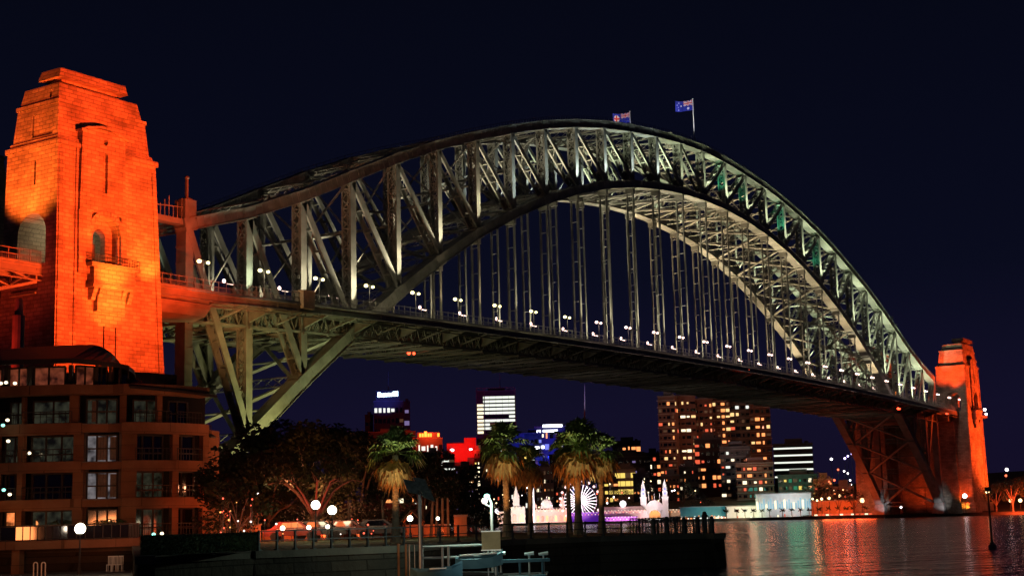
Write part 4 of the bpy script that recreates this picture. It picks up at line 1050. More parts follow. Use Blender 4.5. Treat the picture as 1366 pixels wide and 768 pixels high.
# quay railing: posts are parts of one long railing
ql = thing('quay_railing', 'long low metal railing with regular dark posts along the top of the sea wall', 'railing', quay[5])
def qpoint(px, dz, ins=.35):
    for (a, da), (b, db) in zip(quay_px[:-1], quay_px[1:]):
        if px <= b: D = da+(db-da)*(px-a)/(b-a); break
    else: D = 90
    return ground_at(px, D+ins, ZQ+dz)
posts = [200+24.2*k for k in range(32)]
for px in posts:
    if px > 958 or px < 335: continue
    mb = MB(); p = qpoint(px, .05); mb.bar(p, p+Vector((0,0,.92)), .09, .09); mb.bar(p, p+Vector((0,0,.05)), .22, .22); mb.build('post', DARKSTEEL, ql)
for dz in (.92, .5):
    mb = MB()
    for a, b in zip(posts[:-1], posts[1:]):
        if b < 960 and a > 335: mb.bar(qpoint(a, dz), qpoint(b, dz), .045, .045, (0,0,1))
    mb.build('rail', DARKSTEEL, ql)
pr_ = thing('corner_railing', 'dark railing around the sea wall corner where the water begins', 'railing', quay[-1])
mb = MB(); 
for k in range(26):
    px = 946-k*4.2; p = qpoint(px, .05, 2.6); mb.bar(p, p+Vector((0,0,1.05)), .05, .05)
for a in range(25): mb.bar(qpoint(946-a*4.2, 1.05, 2.6), qpoint(946-(a+1)*4.2, 1.05, 2.6), .06, .06, (0,0,1))
mb.build('rails', DARKSTEEL, pr_)
for k, (px, h) in enumerate(((941, 1.7), (950, 1.3), (872, 1.2), (890, 1.35), (913, 1.25), (931, 1.3))):
    p = qpoint(px, .0, 1.2); mb = MB(); mb.tube(p, p+Vector((0,0,h*.6)), .16, .14, 10); mb.tube(p+Vector((0,0,h*.6)), p+Vector((0,0,h*.7)), .2, .2, 10); mb.ball(p+Vector((0,0,h*.74)), .15)
    o = mb.build('mooring_bollard', DARKSTEEL); tag(o, ['tallest dark mooring bollard near the sea wall corner', 'dark bollard at the very end of the sea wall', 'dark bollard in front of the arched funfair gate, leftmost of six', 'dark bollard below the right gate tower', 'dark bollard right of the funfair gate', 'dark bollard just left of the tallest one'][k], 'bollard', 'bollards on the sea wall end')
# globe lamps
GLOBE = emit('globe_glow', (1.0, 0.90, 0.66), 7)
def globe_lamp(px, py, D, r, label, pw, gm=GLOBE, base=2.1, grp='globe lamps in the park', colr=(1, .82, .5)):
    p = at(px, py, D); t = thing('globe_lamp', label, 'lamp', (p.x, p.y, base), 0, grp); h = p.z-base
    mb = MB(); mb.tube((0,0,0), (0,0,h-r*.9), .06, .045, 8); mb.tube((0,0,0), (0,0,.4), .12, .1, 8); mb.tube((0,0,h-r*1.1), (0,0,h-r*.8), r*.5, r*.45, 8); lbuild(mb, 'post', DARKSTEEL, t)
    mb = MB(); mb.ball((0,0,h), r, 16, 10); lbuild(mb, 'globe', gm, t, True)
    if pw: point((p.x, p.y, p.z+r+.25), pw, colr, .3)
globe_lamp(421, 673, 96, .30, 'left and higher of the two bright globe lamps in the park', 130)
globe_lamp(443, 680, 92, .29, 'right and lower of the two bright globe lamps in the park', 130)
globe_lamp(107, 704.5, 88, .33, 'bright globe lamp in front of the hotel terrace', 110, base=.6)
globe_lamp(547, 691, 100, .20, 'small globe lamp right of the leftmost palm trunk', 120)
globe_lamp(584, 691, 108, .13, 'tiny globe lamp before the orange lit wall', 40)
globe_lamp(377, 704, 104, .17, 'small low lamp at the left of the path, first of three', 60)
globe_lamp(412, 703, 105, .16, 'small low lamp under the globe pair, middle of three', 60)
globe_lamp(437, 702, 106, .15, 'small low lamp right of the globe pair, last of three', 60)
globe_lamp(474, 699, 118, .12, 'tiny red lamp among the trees left of the leftmost palm', 0, emit('red_globe', (1, .25, .15), 3))
globe_lamp(497, 696, 120, .12, 'tiny pale lamp between the red lamp and the leftmost palm', 0, emit('pale_globe', (1, .6, .5), 2))
# coloured uplights: garden floods
def up(px, D, pw, col, z=2.3, h=7, size=110): p = ground_at(px, D, z); spot(p, p+_f*1.5+Vector((0,0,h)), pw, col, size, 1, .15, 'garden_uplight')
for px, D, pw in ((528, 82.5, 160), (677, 98.5, 190), (772, 97.3, 200), (803, 102.5, 150), (708, 110.5, 110)): up(px-6, D, pw*7, (1, .4, .11), h=7, size=60); 
for px, D in ((522, 80), (668, 95), (762, 94), (797, 99)):
    p = ground_at(px, D, 2.4); tp_ = ground_at(px+5, D+4, 8.5); spot(p, tp_, 2800, (.9, 1, .62), 50, 1, .2, 'garden_uplight')
for px, D, pw, c_ in ((412, 109, 700, (1, .06, .03)), (340, 122, 500, (1, .16, .04)), (470, 126, 500, (1, .2, .08)), (300, 108, 500, (1, .2, .06)), (440, 130, 700, (1, .3, .12)), (360, 112, 300, (1, .45, .15)), (395, 128, 400, (1, .35, .12)), (490, 128, 500, (1, .3, .12)), (620, 122, 350, (1, .10, .03)), (585, 122, 260, (1, .15, .05)), (610, 120, 200, (.3, 1, .8))): up(px, D, pw*1.6, c_)
# orange lit walls, arches, kiosks of the park edge
ORW = mat('ochre_wall', (.38, .24, .15), .85, 0, .15, 1.5, .2)
def wallbox(name, lab, cat, px0, px1, D0, D1, z0, z1, m=ORW, depth=1.2):
    t = thing(name, lab, cat, ground_at((px0+px1)/2, D0, z0)); mb = MB()
    lo_ = [ground_at(px0, D0, z0), ground_at(px1, D1, z0), ground_at(px1, D1+depth, z0), ground_at(px0, D0+depth, z0)]; mb.hexa(lo_, [Vector((p.x, p.y, z1)) for p in lo_]); mb.build('wall', m, t)
    mb = MB(); lo_ = [ground_at(px0-1, D0-.15, z1), ground_at(px1+1, D1-.15, z1), ground_at(px1+1, D1+depth, z1), ground_at(px0-1, D0+depth, z1)]; mb.hexa(lo_, [Vector((p.x, p.y, z1+.15)) for p in lo_]); mb.build('coping', CONC, t)
    return t
wallbox('garden_wall', 'square orange lit wall below the dark trees left of the globe lamp post', 'wall', 606, 623, 118, 118, 2.05, 3.6)
wallbox('garden_wall', 'long low red lit wall behind the park path', 'wall', 350, 470, 116, 116, 2.05, 2.75)
wallbox('garden_wall', 'low red lit wall between the leftmost palm and the orange square wall', 'wall', 535, 600, 121, 121, 2.05, 2.9)
wallbox('garden_wall', 'low red lit wall just right of the hotel end', 'wall', 292, 348, 114, 114, 2.05, 3.3)
spot(ground_at(612, 113, 2.2), ground_at(614, 118, 2.9), 330, (1, .16, .03), 120, 1, .2); 
for px, D, pw in ((380, 112, 420), (430, 112, 420), (320, 110, 420), (565, 117, 300), (590, 117, 300), (480, 113, 260)): p = ground_at(px, D, 2.4); spot(p, p+_f*4+Vector((0,0,.6)), pw*1.5, (1, .13, .03), 140, 1, .2, 'garden_uplight')
kt = thing('park_shelter', 'small gabled shelter silhouetted red beside the leftmost palm', 'shelter', ground_at(548, 116, 2.1)); mb = MB()
a, b = ground_at(536, 116, 2.1), ground_at(561, 116, 2.1)
for f_ in (0, 1):
    for p in (a, b): q_ = p+_f*(3*f_); q_.z = 2.1; mb.bar(q_, q_+Vector((0,0,1.2)), .12, .12)
mb.build('posts', FRAMEM, kt); mb = MB(); mid = (a+b)/2; f3 = Vector((_f.x, _f.y, 0)).normalized()*3.2
for p in (a, b):
    o_ = (p-mid)*.15; A = p+o_+Vector((0,0,1.1)); C_ = mid+Vector((0,0,2.0)); mb.hexa([A, C_, C_+f3, A+f3], [v+Vector((0,0,.12)) for v in (A, C_, C_+f3, A+f3)])
mb.build('roof', ORW, kt)
for k, px in enumerate((575, 582, 590, 598, 466, 512)):
    p = ground_at(px, 117, 2.1); t = thing('slender_tree', ['first slim red lit trunk left of the orange wall','second slim red lit trunk left of the orange wall','third slim red lit trunk left of the orange wall','slim red lit trunk touching the orange wall','slim red lit trunk under the brown tree','slim red lit trunk just left of the leftmost palm'][k], 'tree', p)
    mb = MB(); mb.tube((0,0,0), (.3-.1*k, 0, 3.0), .13, .09, 8); lbuild(mb, 'trunk', PTRUNK, t); rr = random.Random(k+50); lbuild(leaf_cloud(rr, [(Vector((rr.uniform(-.8,.8), rr.uniform(-.8,.8), 3.3+rr.uniform(-.2,.8))), .8) for _ in range(5)], 60, .14), 'crown', LEAFS[0], t)
# parked cars on the park road
def car(px, D, colr, label, rz):
    p = ground_at(px, D, 2.08); t = thing('parked_car', label, 'car', p, rz, 'cars parked behind the lawn')
    prof = [(-2.15,.35),(-2.2,.8),(-1.6,.95),(-1.05,1.42),(.55,1.45),(1.25,.95),(2.1,.82),(2.2,.38)]
    mb = MB(); mb.prism([(x, -.85, z) for x, z in prof], (0, 1.7, 0)); lbuild(mb, 'body', mat('car_paint_%d' % px, colr, .25, .3, .05, 1), t)
    mb = MB(); mb.prism([(-1.0,-.87,.98),(-.72,-.87,1.34),(.45,-.87,1.37),(.95,-.87,.98)], (0, 1.74, 0)); lbuild(mb, 'windows', GDARK, t)
    for x in (-1.35, 1.4):
        for y in (-.86, .66): mb = MB(); mb.tube((x, y, .33), (x, y+.2, .33), .33, n=14); lbuild(mb, 'wheel', DARK, t)
    for y in (-.6, .6): mb = MB(); mb.box(-2.24, -2.18, y-.16, y+.16, .62, .76); lbuild(mb, 'tail_light', emit('tail_%d_%d' % (px, y*10), (1, .04, .02), 1.2), t)
    mb = MB(); mb.box(-1.2, .8, -.89, .89, .86, .90); lbuild(mb, 'trim', WHITE, t)
ang = math.atan2(RT.y, RT.x)
car(392, 111, (.12,.01,.01), 'dark red car parked behind the lawn, leftmost', ang); car(425, 112, (.03,.03,.03), 'grey car parked behind the lawn in the middle', ang+.05); car(462, 113, (.15,.03,.02), 'rusty red car parked behind the lawn near the slim trunk', ang); car(505, 114, (.08,.06,.06), 'dark car parked just left of the leftmost palm', ang)

# ------------------------------------------------------------------ jetty in front: sign, lamp, panels, pontoon
STAIN = mat('galvanised_metal', (.42,.43,.42), .4, .6, .15, 2); AQUA = mat('aqua_paint', (.10,.22,.28), .5, 0, .15, 1.5); WOODO = mat('timber_pile', (.32,.20,.12), .8, 0, .3, 2)
ZP = 1.25
def gp(px, py, D): return at(px, py, D)
pt = thing('floating_pontoon', 'low blue and white floating pontoon in front of the sea wall', 'pontoon', ground_at(640, 63, 0)); 
mb = MB(); A, B, C_, D_ = ground_at(568, 61, .2), ground_at(730, 64, .2), ground_at(732, 69, .2), ground_at(566, 66, .2)
mb.hexa([A, B, C_, D_], [v+Vector((0,0,.55)) for v in (A, B, C_, D_)]); mb.build('deck', DARKSTEEL, pt)
for k in range(7):
    a, b = .02+k*.141, .02+k*.141+.115; p, q_ = A.lerp(B, a), A.lerp(B, b); mb = MB(); o_ = -Vector((_f.x, _f.y, 0))*.12
    mb.tube(p+o_+Vector((0,0,.5)), q_+o_+Vector((0,0,.5)), .12, .12, 8); mb.build('fender', AQUA, pt)
mb = MB(); p, q_ = gp(655, 748.5, 66), gp(731, 746, 67); mb.bar(p, q_, .5, .14, (_f.x, _f.y, 0)); 
for t_ in (.1, .5, .9): c = p.lerp(q_, t_); mb.bar(c, (c.x, c.y, .7), .08, .08)
mb.build('long_bench', AQUA, pt)
for k, (px, py) in enumerate(((668, 741), (706, 741), (725, 740))):
    p = gp(px, 746, 67); mb = MB(); mb.tube((p.x, p.y, .75), p+Vector((0,0,.25)), .05, .05, 6); mb.tube(p+Vector((0,0,.25))-RT*.22, p+Vector((0,0,.3))+RT*.22, .06, .09, 6); mb.build('cleat', STAIN, pt)
bt = thing('dinghy', 'small pale blue dinghy with cover lying on the pontoon left of the bench', 'boat', ground_at(636, 66, .8)); p = gp(637, 750, 66)
ax_ = Vector((RT.x, RT.y, 0)).normalized(); dp_ = Vector((_f.x, _f.y, 0)).normalized(); ring_ = []
mb = MB()
st_ = [(-1.0,.25,.05),(-.7,.5,0),(0,.55,0),(.7,.42,.08),(1.15,.05,.30)]
vs = []; fs = []
for u, w_, s_ in st_:
    for v, z in ((-w_, .42+s_), (-w_*.6, .0+s_*.5), (w_*.6, .0+s_*.5), (w_, .42+s_), (0, .55+s_)): vs.append(p+ax_*u+dp_*v+Vector((0,0,z-.25)))
for i in range(4):
    for j in range(5): fs.append((i*5+j, i*5+(j+1) % 5, (i+1)*5+(j+1) % 5, (i+1)*5+j))
fs += [(4,3,2,1,0), (20,21,22,23,24)]
mb.add(vs, fs); mb.build('hull', AQUA, bt)
mb = MB(); mb.bar(p+ax_*-.8+Vector((0,0,.34)), p+ax_*.9+Vector((0,0,.42)), .7, .06, dp_); mb.build('cover', WHITE, bt)
bt2 = thing('service_launch', 'low pale boat moored at the left end of the pontoon', 'boat', ground_at(570, 60, 0)); p = gp(580, 767, 60); vs2 = [v-gp(637, 750, 66)+p for v in vs]
mb = MB(); mb.add(vs2, fs); mb.build('hull', AQUA, bt2); mb = MB(); mb.bar(p+ax_*-.2+Vector((0,0,.28)), p+ax_*.5+Vector((0,0,.30)), .5, .05, dp_); mb.build('thwart', STAIN, bt2)
gw = thing('gangway', 'gangway with two long pale handrails leading from the piles to the sign board', 'gangway', ground_at(600, 66, .8)); mb = MB()
for px0, px1, y0_, y1_ in ((563, 645, 729, 726), (563, 660, 743.5, 741.5)):
    mb = MB(); mb.tube(gp(px0, y0_, 65), gp(px1, y1_, 67), .055, n=8); mb.build('handrail', STAIN, gw)
for px in (590, 598, 563):
    mb = MB(); a = gp(px, 728, 65.6); mb.tube(a, (a.x, a.y, .6), .06, n=8); mb.build('post', STAIN, gw)
mb = MB(); mb.bar(ground_at(560, 65, .95), ground_at(662, 67, .8), 1.2, .12, dp_); mb.build('walkway', DARKSTEEL, gw)
for k, (px, w_) in enumerate(((531.5, 3.4), (541.5, 3.2), (546, 2.6), (553, 1.6))):
    a = gp(px, 727+k*.5, 62+k*.3); mb = MB(); rr_ = w_/2/FPX*62; mb.tube((a.x, a.y, -1), a, rr_, rr_, 12); mb.tube(a, a+Vector((0,0,.08)), rr_*1.15, rr_*.9, 12)
    o = mb.build('mooring_pile', WOODO if k < 2 else STAIN); tag(o, ['thick orange lit timber pile at the left end of the jetty', 'second orange lit timber pile, just right of the thick one', 'grey metal pile right of the two timber ones', 'thin grey metal pile beside the panel pole'][k], 'pile', 'piles at the jetty')
sp = thing('solar_light_pole', 'tall grey pole topped by tilted solar panels right of the leftmost palm', 'lamp post', ground_at(559, 62, .6)); a = gp(559.5, 658, 62)
mb = MB(); mb.tube((a.x, a.y, .6), a, .085, .07, 10); mb.build('pole', STAIN, sp)
PANEL = mat('solar_panel', (.10, .13, .13), .3, .2, .4, 6)
for k, (dx, dy, tilt) in enumerate(((-10, -16, .1), (3, -19, .1), (10, -8, -.5))):
    c = gp(559+dx, 660+dy+5, 62+.2*k); u = (RT*1.0+Vector((0,0,-.25+tilt*.3))).normalized()*.27; v = (Vector((0,0,1))*.8+_f*.6-RT*.35).normalized()*.34
    mb = MB(); n_ = u.cross(v).normalized()*.03; mb.hexa([c-u-v-n_, c+u-v-n_, c+u+v-n_, c-u+v-n_], [c-u-v+n_, c+u-v+n_, c+u+v+n_, c-u+v+n_]); mb.bar(c, a+Vector((0,0,-.1)), .05, .05); mb.build('panel', PANEL, sp)
sg = thing('sign_board', 'blank beige square sign board on thin posts in front of the globe lamp post', 'sign', ground_at(655, 66, .6))
c = gp(655, 720.5, 66); mb = MB(); W_ = 25/FPX*66; H_ = 25/FPX*66
mb.bar(c-Vector((0,0,H_/2)), c+Vector((0,0,H_/2)), W_, .05, RT); mb.build('board', mat('sign_face', (.55,.42,.22), .7, 0, .15, 3), sg)
mb = MB(); mb.bar(c-Vector((0,0,H_/2+.02)), c-Vector((0,0,H_/2-.03)), W_+.05, .08, RT); mb.bar(c+Vector((0,0,H_/2+.02)), c+Vector((0,0,H_/2-.03)), W_+.05, .08, RT); mb.build('frame', STAIN, sg)
for dx in (-4, 6): a = gp(655+dx, 733, 66.1); mb = MB(); mb.tube((a.x, a.y, .6), a, .04 if dx < 0 else .07, n=8); mb.build('post', STAIN, sg)
lp = thing('wharf_lamp_post', 'white lamp post with globe and teal light at its top behind the sign board', 'lamp post', ground_at(656, 68, 1)); a = gp(655.5, 670, 68)
mb = MB(); mb.tube((a.x, a.y, .8), a, .075, .065, 10); mb.tube(a, gp(651, 661, 68), .05, .05, 8); mb.tube(gp(656, 676, 68), gp(647, 672, 68), .03, .03, 6); mb.build('pole', STAIN, lp)
mb = MB(); mb.ball(gp(646.5, 667.5, 68), .15, 14, 8); mb.build('globe', emit('cream_globe', (1, .9, .75), 2.2), lp, True)
mb = MB(); mb.ball(gp(649.5, 661, 68), .14, 12, 8, .7); mb.build('lamp_head', emit('teal_glow', (.35, 1, .82), 4), lp, True)
q_ = gp(650, 658.5, 67.5); point(q_, 380, (.45, 1, .85), .15); point(gp(646, 664, 67), 260, (1, .85, .6), .15)
# white hoop rails of the lower steps below the hotel
for k, (px, py, D) in enumerate(((47.5, 752, 84), (58, 752, 84))):
    mb = MB(); a = at(px-2.6, 768, D); b = at(px+2.6, 768, D); r_ = (b-a).length/2; cc = at(px, py, D); pp = []
    for j in range(9): t_ = math.pi*j/8; pp.append(cc+RT*(-r_*math.cos(t_))+UP*(r_*math.sin(t_)))
    mb.tube((a.x, a.y, 0), pp[0], .035, n=7)
    for u, v in zip(pp[:-1], pp[1:]): mb.tube(u, v, .035, n=7)
    mb.tube(pp[-1], (b.x, b.y, 0), .035, n=7); o = mb.build('ladder_hoop', WHITE); tag(o, ['left of two white ladder hoops at the dark steps below the hotel', 'right of two white ladder hoops at the dark steps below the hotel'][k], 'handrail', 'white ladder hoops')
for k, px in enumerate((146, 152.5, 160)):
    t = thing('cafe_chair', ['leftmost of three white slatted chairs under the hotel terrace', 'middle of three white slatted chairs under the hotel terrace', 'rightmost of three white slatted chairs under the hotel terrace'][k], 'chair', ground_at(px, 94, .55), ang, 'white chairs under the terrace')
    mb = MB(); mb.box(-.16, .16, -.2, .2, .42, .46); lbuild(mb, 'seat', WHITE, t)
    mb = MB(); 
    for j in range(4): mb.box(-.15+.09*j, -.11+.09*j, .18, .21, .46, .98)
    mb.box(-.16, .16, .17, .22, .94, 1.0); lbuild(mb, 'backrest', WHITE, t)
    for sx_ in (-1, 1):
        for sy_ in (-1, 1): mb = MB(); mb.bar((sx_*.14, sy_*.18, 0), (sx_*.14, sy_*.18, .43), .035, .035); lbuild(mb, 'leg', WHITE, t)
lw = MB(); A = ground_at(-60, 80, .45); B = ground_at(250, 84, .45); Cc = ground_at(200, 108, .45); Dd = ground_at(-60, 108, .45)
lw.hexa([A-Vector((0,0,2)), B-Vector((0,0,2)), Cc-Vector((0,0,2)), Dd-Vector((0,0,2))], [A, B, Cc, Dd]); o = lw.build('lower_boardwalk', CONC); o['kind'] = 'structure'
spot(ground_at(100, 80, 3.4), ground_at(100, 96, .6), 60, (1, .8, .6), 100, 1, .2)

spot(ground_at(655, 50, 2.6), gp(655, 720, 66), 700, (1, .70, .36), 26, 1, .3, 'added_jetty_fill')  # these spots have no fixture; added on the camera side to brighten the jetty
spot(ground_at(590, 48, 2.2), gp(560, 738, 62), 420, (1, .75, .5), 45, 1, .3, 'added_jetty_fill')
spot(ground_at(650, 54, 3.6), gp(660, 755, 64), 520, (.6, .95, 1), 48, 1, .3, 'added_jetty_fill')
spot(ground_at(560, 44, 1.4), gp(570, 655, 62), 700, (.8, 1, .95), 22, 1, .3, 'added_jetty_fill')
spot(ground_at(536, 55, 2.4), gp(537, 745, 62), 320, (1, .4, .12), 40, 1, .3, 'added_jetty_fill')

# warm and red points added unseen to brighten park trees, then the little lamps
for px, py, D, pw, c_ in ((415, 640, 132, 900, (1, .36, .14)), (440, 655, 126, 700, (1, .28, .12)), (385, 645, 140, 800, (1, .42, .18)), (470, 640, 128, 600, (1, .35, .15)), (345, 650, 140, 500, (.9, .6, .3)), (500, 660, 140, 400, (1, .35, .2)), (318, 690, 102, 300, (1, .12, .06)), (335, 700, 106, 300, (1, .1, .04)), (365, 690, 110, 300, (1, .3, .1))):
    point(at(px, py, D), pw*.6, c_, .3, 'added_tree_glow')
rr = random.Random(77)
MINI = [emit('mini_red', (1, .12, .06), 2.5), emit('mini_white', (1, .85, .75), 2.5), emit('mini_orange', (1, .4, .1), 2.5)]
names = ['red', 'white', 'orange']
for k in range(44):
    px = rr.uniform(293, 345) if k < 22 else rr.uniform(350, 520); py = rr.uniform(655, 712) if k < 22 else rr.uniform(690, 712); D = rr.uniform(98, 112) if k < 22 else rr.uniform(100, 125)
    g = rr.choice([0, 0, 1, 2]); p = at(px, py, D); t = thing('garden_light', 'tiny %s garden light between the park trees %s' % (names[g], 'beside the hotel end' if k < 22 else 'around the globe lamps'), 'lamp', (p.x, p.y, 2.08), 0, 'tiny %s garden lights %s' % (names[g], 'beside the hotel' if k < 22 else 'around the globe lamps'))
    mb = MB(); mb.tube((0,0,0), (0,0,p.z-2.08), .02, .015, 5); lbuild(mb, 'stem', DARKSTEEL, t); mb = MB(); mb.ball((0,0,p.z-2.08), rr.uniform(.035, .08), 8, 5); lbuild(mb, 'bulb', MINI[g], t)

for k, (px, D, h) in enumerate(((300, 109, 2.6), (322, 112, 3.2), (346, 119, 3.0), (368, 121, 3.6), (395, 124, 3.2), (425, 128, 4.0), (455, 127, 3.4), (482, 124, 3.6), (508, 122, 3.2), (572, 131, 4.2), (600, 134, 3.8), (632, 138, 3.6), (655, 140, 3.0), (540, 130, 3.8))):
    rr2 = random.Random(300+k); p = ground_at(px, D, 2.06); t = thing('garden_shrub', 'dark rounded shrub under the park trees, %s from the hotel' % ORD[k if k < 13 else 9], 'shrub', p, 0, 'shrubs under the park trees')
    if k == 13: t['label'] = 'dark rounded shrub just behind the gabled shelter'
    mb = MB(); mb.tube((0,0,0), (0,0,h*.4), .12, .06, 6); lbuild(mb, 'stem', TRUNK, t)
    lbuild(leaf_cloud(rr2, [(Vector((rr2.uniform(-1.6,1.6), rr2.uniform(-1,1), h*rr2.uniform(.3,.75))), rr2.uniform(.7,1.1)) for _ in range(9)], 70, .15), 'foliage', LEAFS[k % 2], t)
# ------------------------------------------------------------------ far shore: city towers, apartments, funfair
LIT = {'warm': emit('lit_window_warm', (1, .62, .25), 1.3), 'orange': emit('lit_window_orange', (1, .33, .10), 1.5), 'red': emit('lit_window_red', (1, .14, .06), .9), 'white': emit('lit_window_white', (.95, 1, .88), 1.1),
       'pale': emit('lit_window_pale', (1, .85, .55), 1.6), 'blue': emit('lit_window_blue', (.25, .3, 1), .8), 'violet': emit('lit_window_violet', (.5, .38, .85), .35), 'yellow': emit('lit_window_yellow', (1, .7, .15), 1.1), 'off': GDARK, 'dim': emit('lit_window_dim', (.6, .3, .15), .12)}
BW = {'brick': mat('brown_brick', (.12,.065,.05), .9, 0, .2, .2), 'dark': mat('dark_cladding', (.03,.03,.04), .5, 0, .2, .2), 'grey': mat('grey_concrete', (.12,.11,.11), .8, 0, .2, .2), 'pale': mat('pale_concrete', (.3,.27,.25), .8, 0, .2, .2), 'red': mat('red_cladding', (.45,.05,.04), .7, 0, .1, .2)}
def frame_at(px, D, z=0):
    p = ground_at(px, D, z); t = math.atan2(p.y-CAM.y, p.x-CAM.x)-math.pi/2
    return p, t            # local x to the right, y away
TOWERS = []
def tower(name, label, px0, px1, pyt, D, wall, rows, cols, pal, lit, wfrac=.7, hfrac=.5, slabs=False, base=6, rz=0, depth=None, seed=0, top=0, roof=True, cat='building', band=None, rowtop=.97, rowbot=.08, group='far shore buildings'):
    rr = random.Random(seed+int(px0)); p, t = frame_at((px0+px1)/2, D, base); k = D/FPX; W_ = (px1-px0)*k; dp = depth or W_*.8
    pc = (px0+px1)/2; H_ = zat(pc, pyt, D)-base
    o = thing(name, label, cat, p, t+rz, group); c = math.cos(rz)
    if rz: W_ = W_/(abs(c)+.8*abs(math.sin(rz))); dp = W_*.8
    mb = MB(); mb.box(-W_/2, W_/2, 0, dp, 0, H_); lbuild(mb, 'wall', BW[wall], o)
    if roof:
        mb = MB(); mb.box(-W_/2-.3, W_/2+.3, -.3, dp+.3, H_, H_+1.0); mb.box(-W_*.2, W_*.25, dp*.3, dp*.7, H_+1, H_+4.5); mb.box(W_*.3, W_*.4, dp*.2, dp*.4, H_+1, H_+2.6); lbuild(mb, 'roof', BW['grey'], o)
    # window meshes shared; each a part of its own
    z0, z1 = H_*rowbot, H_*rowtop; fh = (z1-z0)/rows; cw = W_/cols; ww, wh = cw*wfrac, fh*hfrac
    mb = MB(); mb.box(-ww/2, ww/2, -.16, .1, -wh/2, wh/2)
    meshes = {}
    def wm(kk):
        if kk not in meshes: meshes[kk] = mb.mesh('window', LIT[kk])
        return meshes[kk]
    wmb = mb
    cnt = 0
    for r_ in range(rows):
        for q in range(cols):
            if band and band(r_, q): kk = band(r_, q)
            else: kk = rr.choice(pal) if rr.random() < lit else ('dim' if rr.random() < .15 else 'off')
            if kk == 'none': continue
            cnt += 1
            wn = mlink('window', wm(kk), o, (-W_/2+cw*(q+.5), 0, z0+fh*(r_+.5)))
            if wfrac < .9: wn.scale = (rr.choice((.45, .7, .9, 1.1, 1.25)), 1, rr.choice((.6, .85, 1)))
    if abs(rz) > .01:      # side face windows
        ss = -1 if rz < 0 else 1
        for r_ in range(0, rows, 1):
            for q in range(2):
                if cnt < 100 and rr.random() < lit: mlink('window', wm(rr.choice(pal)), o, (-ss*W_/2, dp*(.3+.4*q), z0+fh*(r_+.5)), math.pi/2); cnt += 1
    if slabs:
        sb_ = MB(); sb_.box(-W_/2-.5, W_/2+.5, -1.0, .05, -.15, .15); me = sb_.mesh('balcony_slab', BW['pale'])
        for r_ in range(rows+1): mlink('balcony', me, o, (0, 0, z0+fh*r_))
    return o, W_, dp, H_
# --- tower with the blue sign
o, W_, dp, H_ = tower('office_tower', 'dark tower with glowing blue white sign on its top, leftmost of the far skyline', 500, 540, 533, 1700, 'dark', 10, 7, ['violet'], .2, seed=4, band=lambda r, q: 'white' if r == 9 and q < 5 else ('pale' if r == 0 and q % 2 == 0 else None))
mb = MB(); mb.box(-W_*.42, W_*.38, .3, dp*.7, H_, H_+13); lbuild(mb, 'sign_block', BW['dark'], o)
SB = emit('blue_sign', (.55, .8, 1), 9)
for k, (a, w_, h) in enumerate(((-.36,.09,5.5),(-.26,.06,4),(-.18,.07,4),(-.10,.07,4),(-.01,.06,4.2),(.07,.06,4),(.15,.09,5.4),(.25,.07,5.8))):
    mb = MB(); mb.box(W_*a, W_*(a+w_), .0, .3, H_+5.4+k*.12, H_+5.4+k*.12+h); lbuild(mb, 'sign_letter', SB, o)
mb = MB(); mb.tube((0, dp/2, H_+13), (0, dp/2, H_+38), .5, .2, 6); lbuild(mb, 'mast', BW['grey'], o)
spot(at(517, 560, 1640), at(512, 524, 1702), 260000, (.05, .12, 1), 50, 1, 2)
tower('office_tower', 'narrow pale violet slab right behind the blue sign tower', 540, 549, 534, 1750, 'grey', 9, 1, ['violet'], .95, seed=2, wfrac=.8, hfrac=.45)
tower('office_tower', 'thin dark block touching the left side of the blue sign tower', 488, 499, 552, 1720, 'dark', 8, 2, ['violet', 'white'], .3, seed=8)
tower('office_block', 'low wide dark block under the blue sign tower', 488, 556, 575, 1500, 'dark', 4, 8, ['pale', 'orange'], .35, seed=5)
# --- orange topped building
o, W_, dp, H_ = tower('office_block', 'dark block crowned by glowing orange letters right of the blue sign tower', 552, 592, 584, 1450, 'dark', 5, 7, ['white', 'violet'], .35, seed=3, band=lambda r, q: 'white' if r == 4 and 0 < q < 6 else None)
SO = emit('orange_sign', (1, .28, .03), 3)
for k, (a, w_) in enumerate(((-.28,.07),(-.19,.06),(-.11,.09),(0,.07),(.09,.05),(.33,.07))):
    mb = MB(); mb.box(W_*a, W_*(a+w_), -.4, 0, H_+2, H_+5.5+(2 if k == 2 else 0)); lbuild(mb, 'sign_letter', SO, o)
mb = MB(); mb.box(-W_*.35, W_*.42, .2, dp*.6, H_, H_+6.5); lbuild(mb, 'sign_block', BW['dark'], o)
point(at(572, 572, 1440), 160000, (1, .05, .01), 3); 
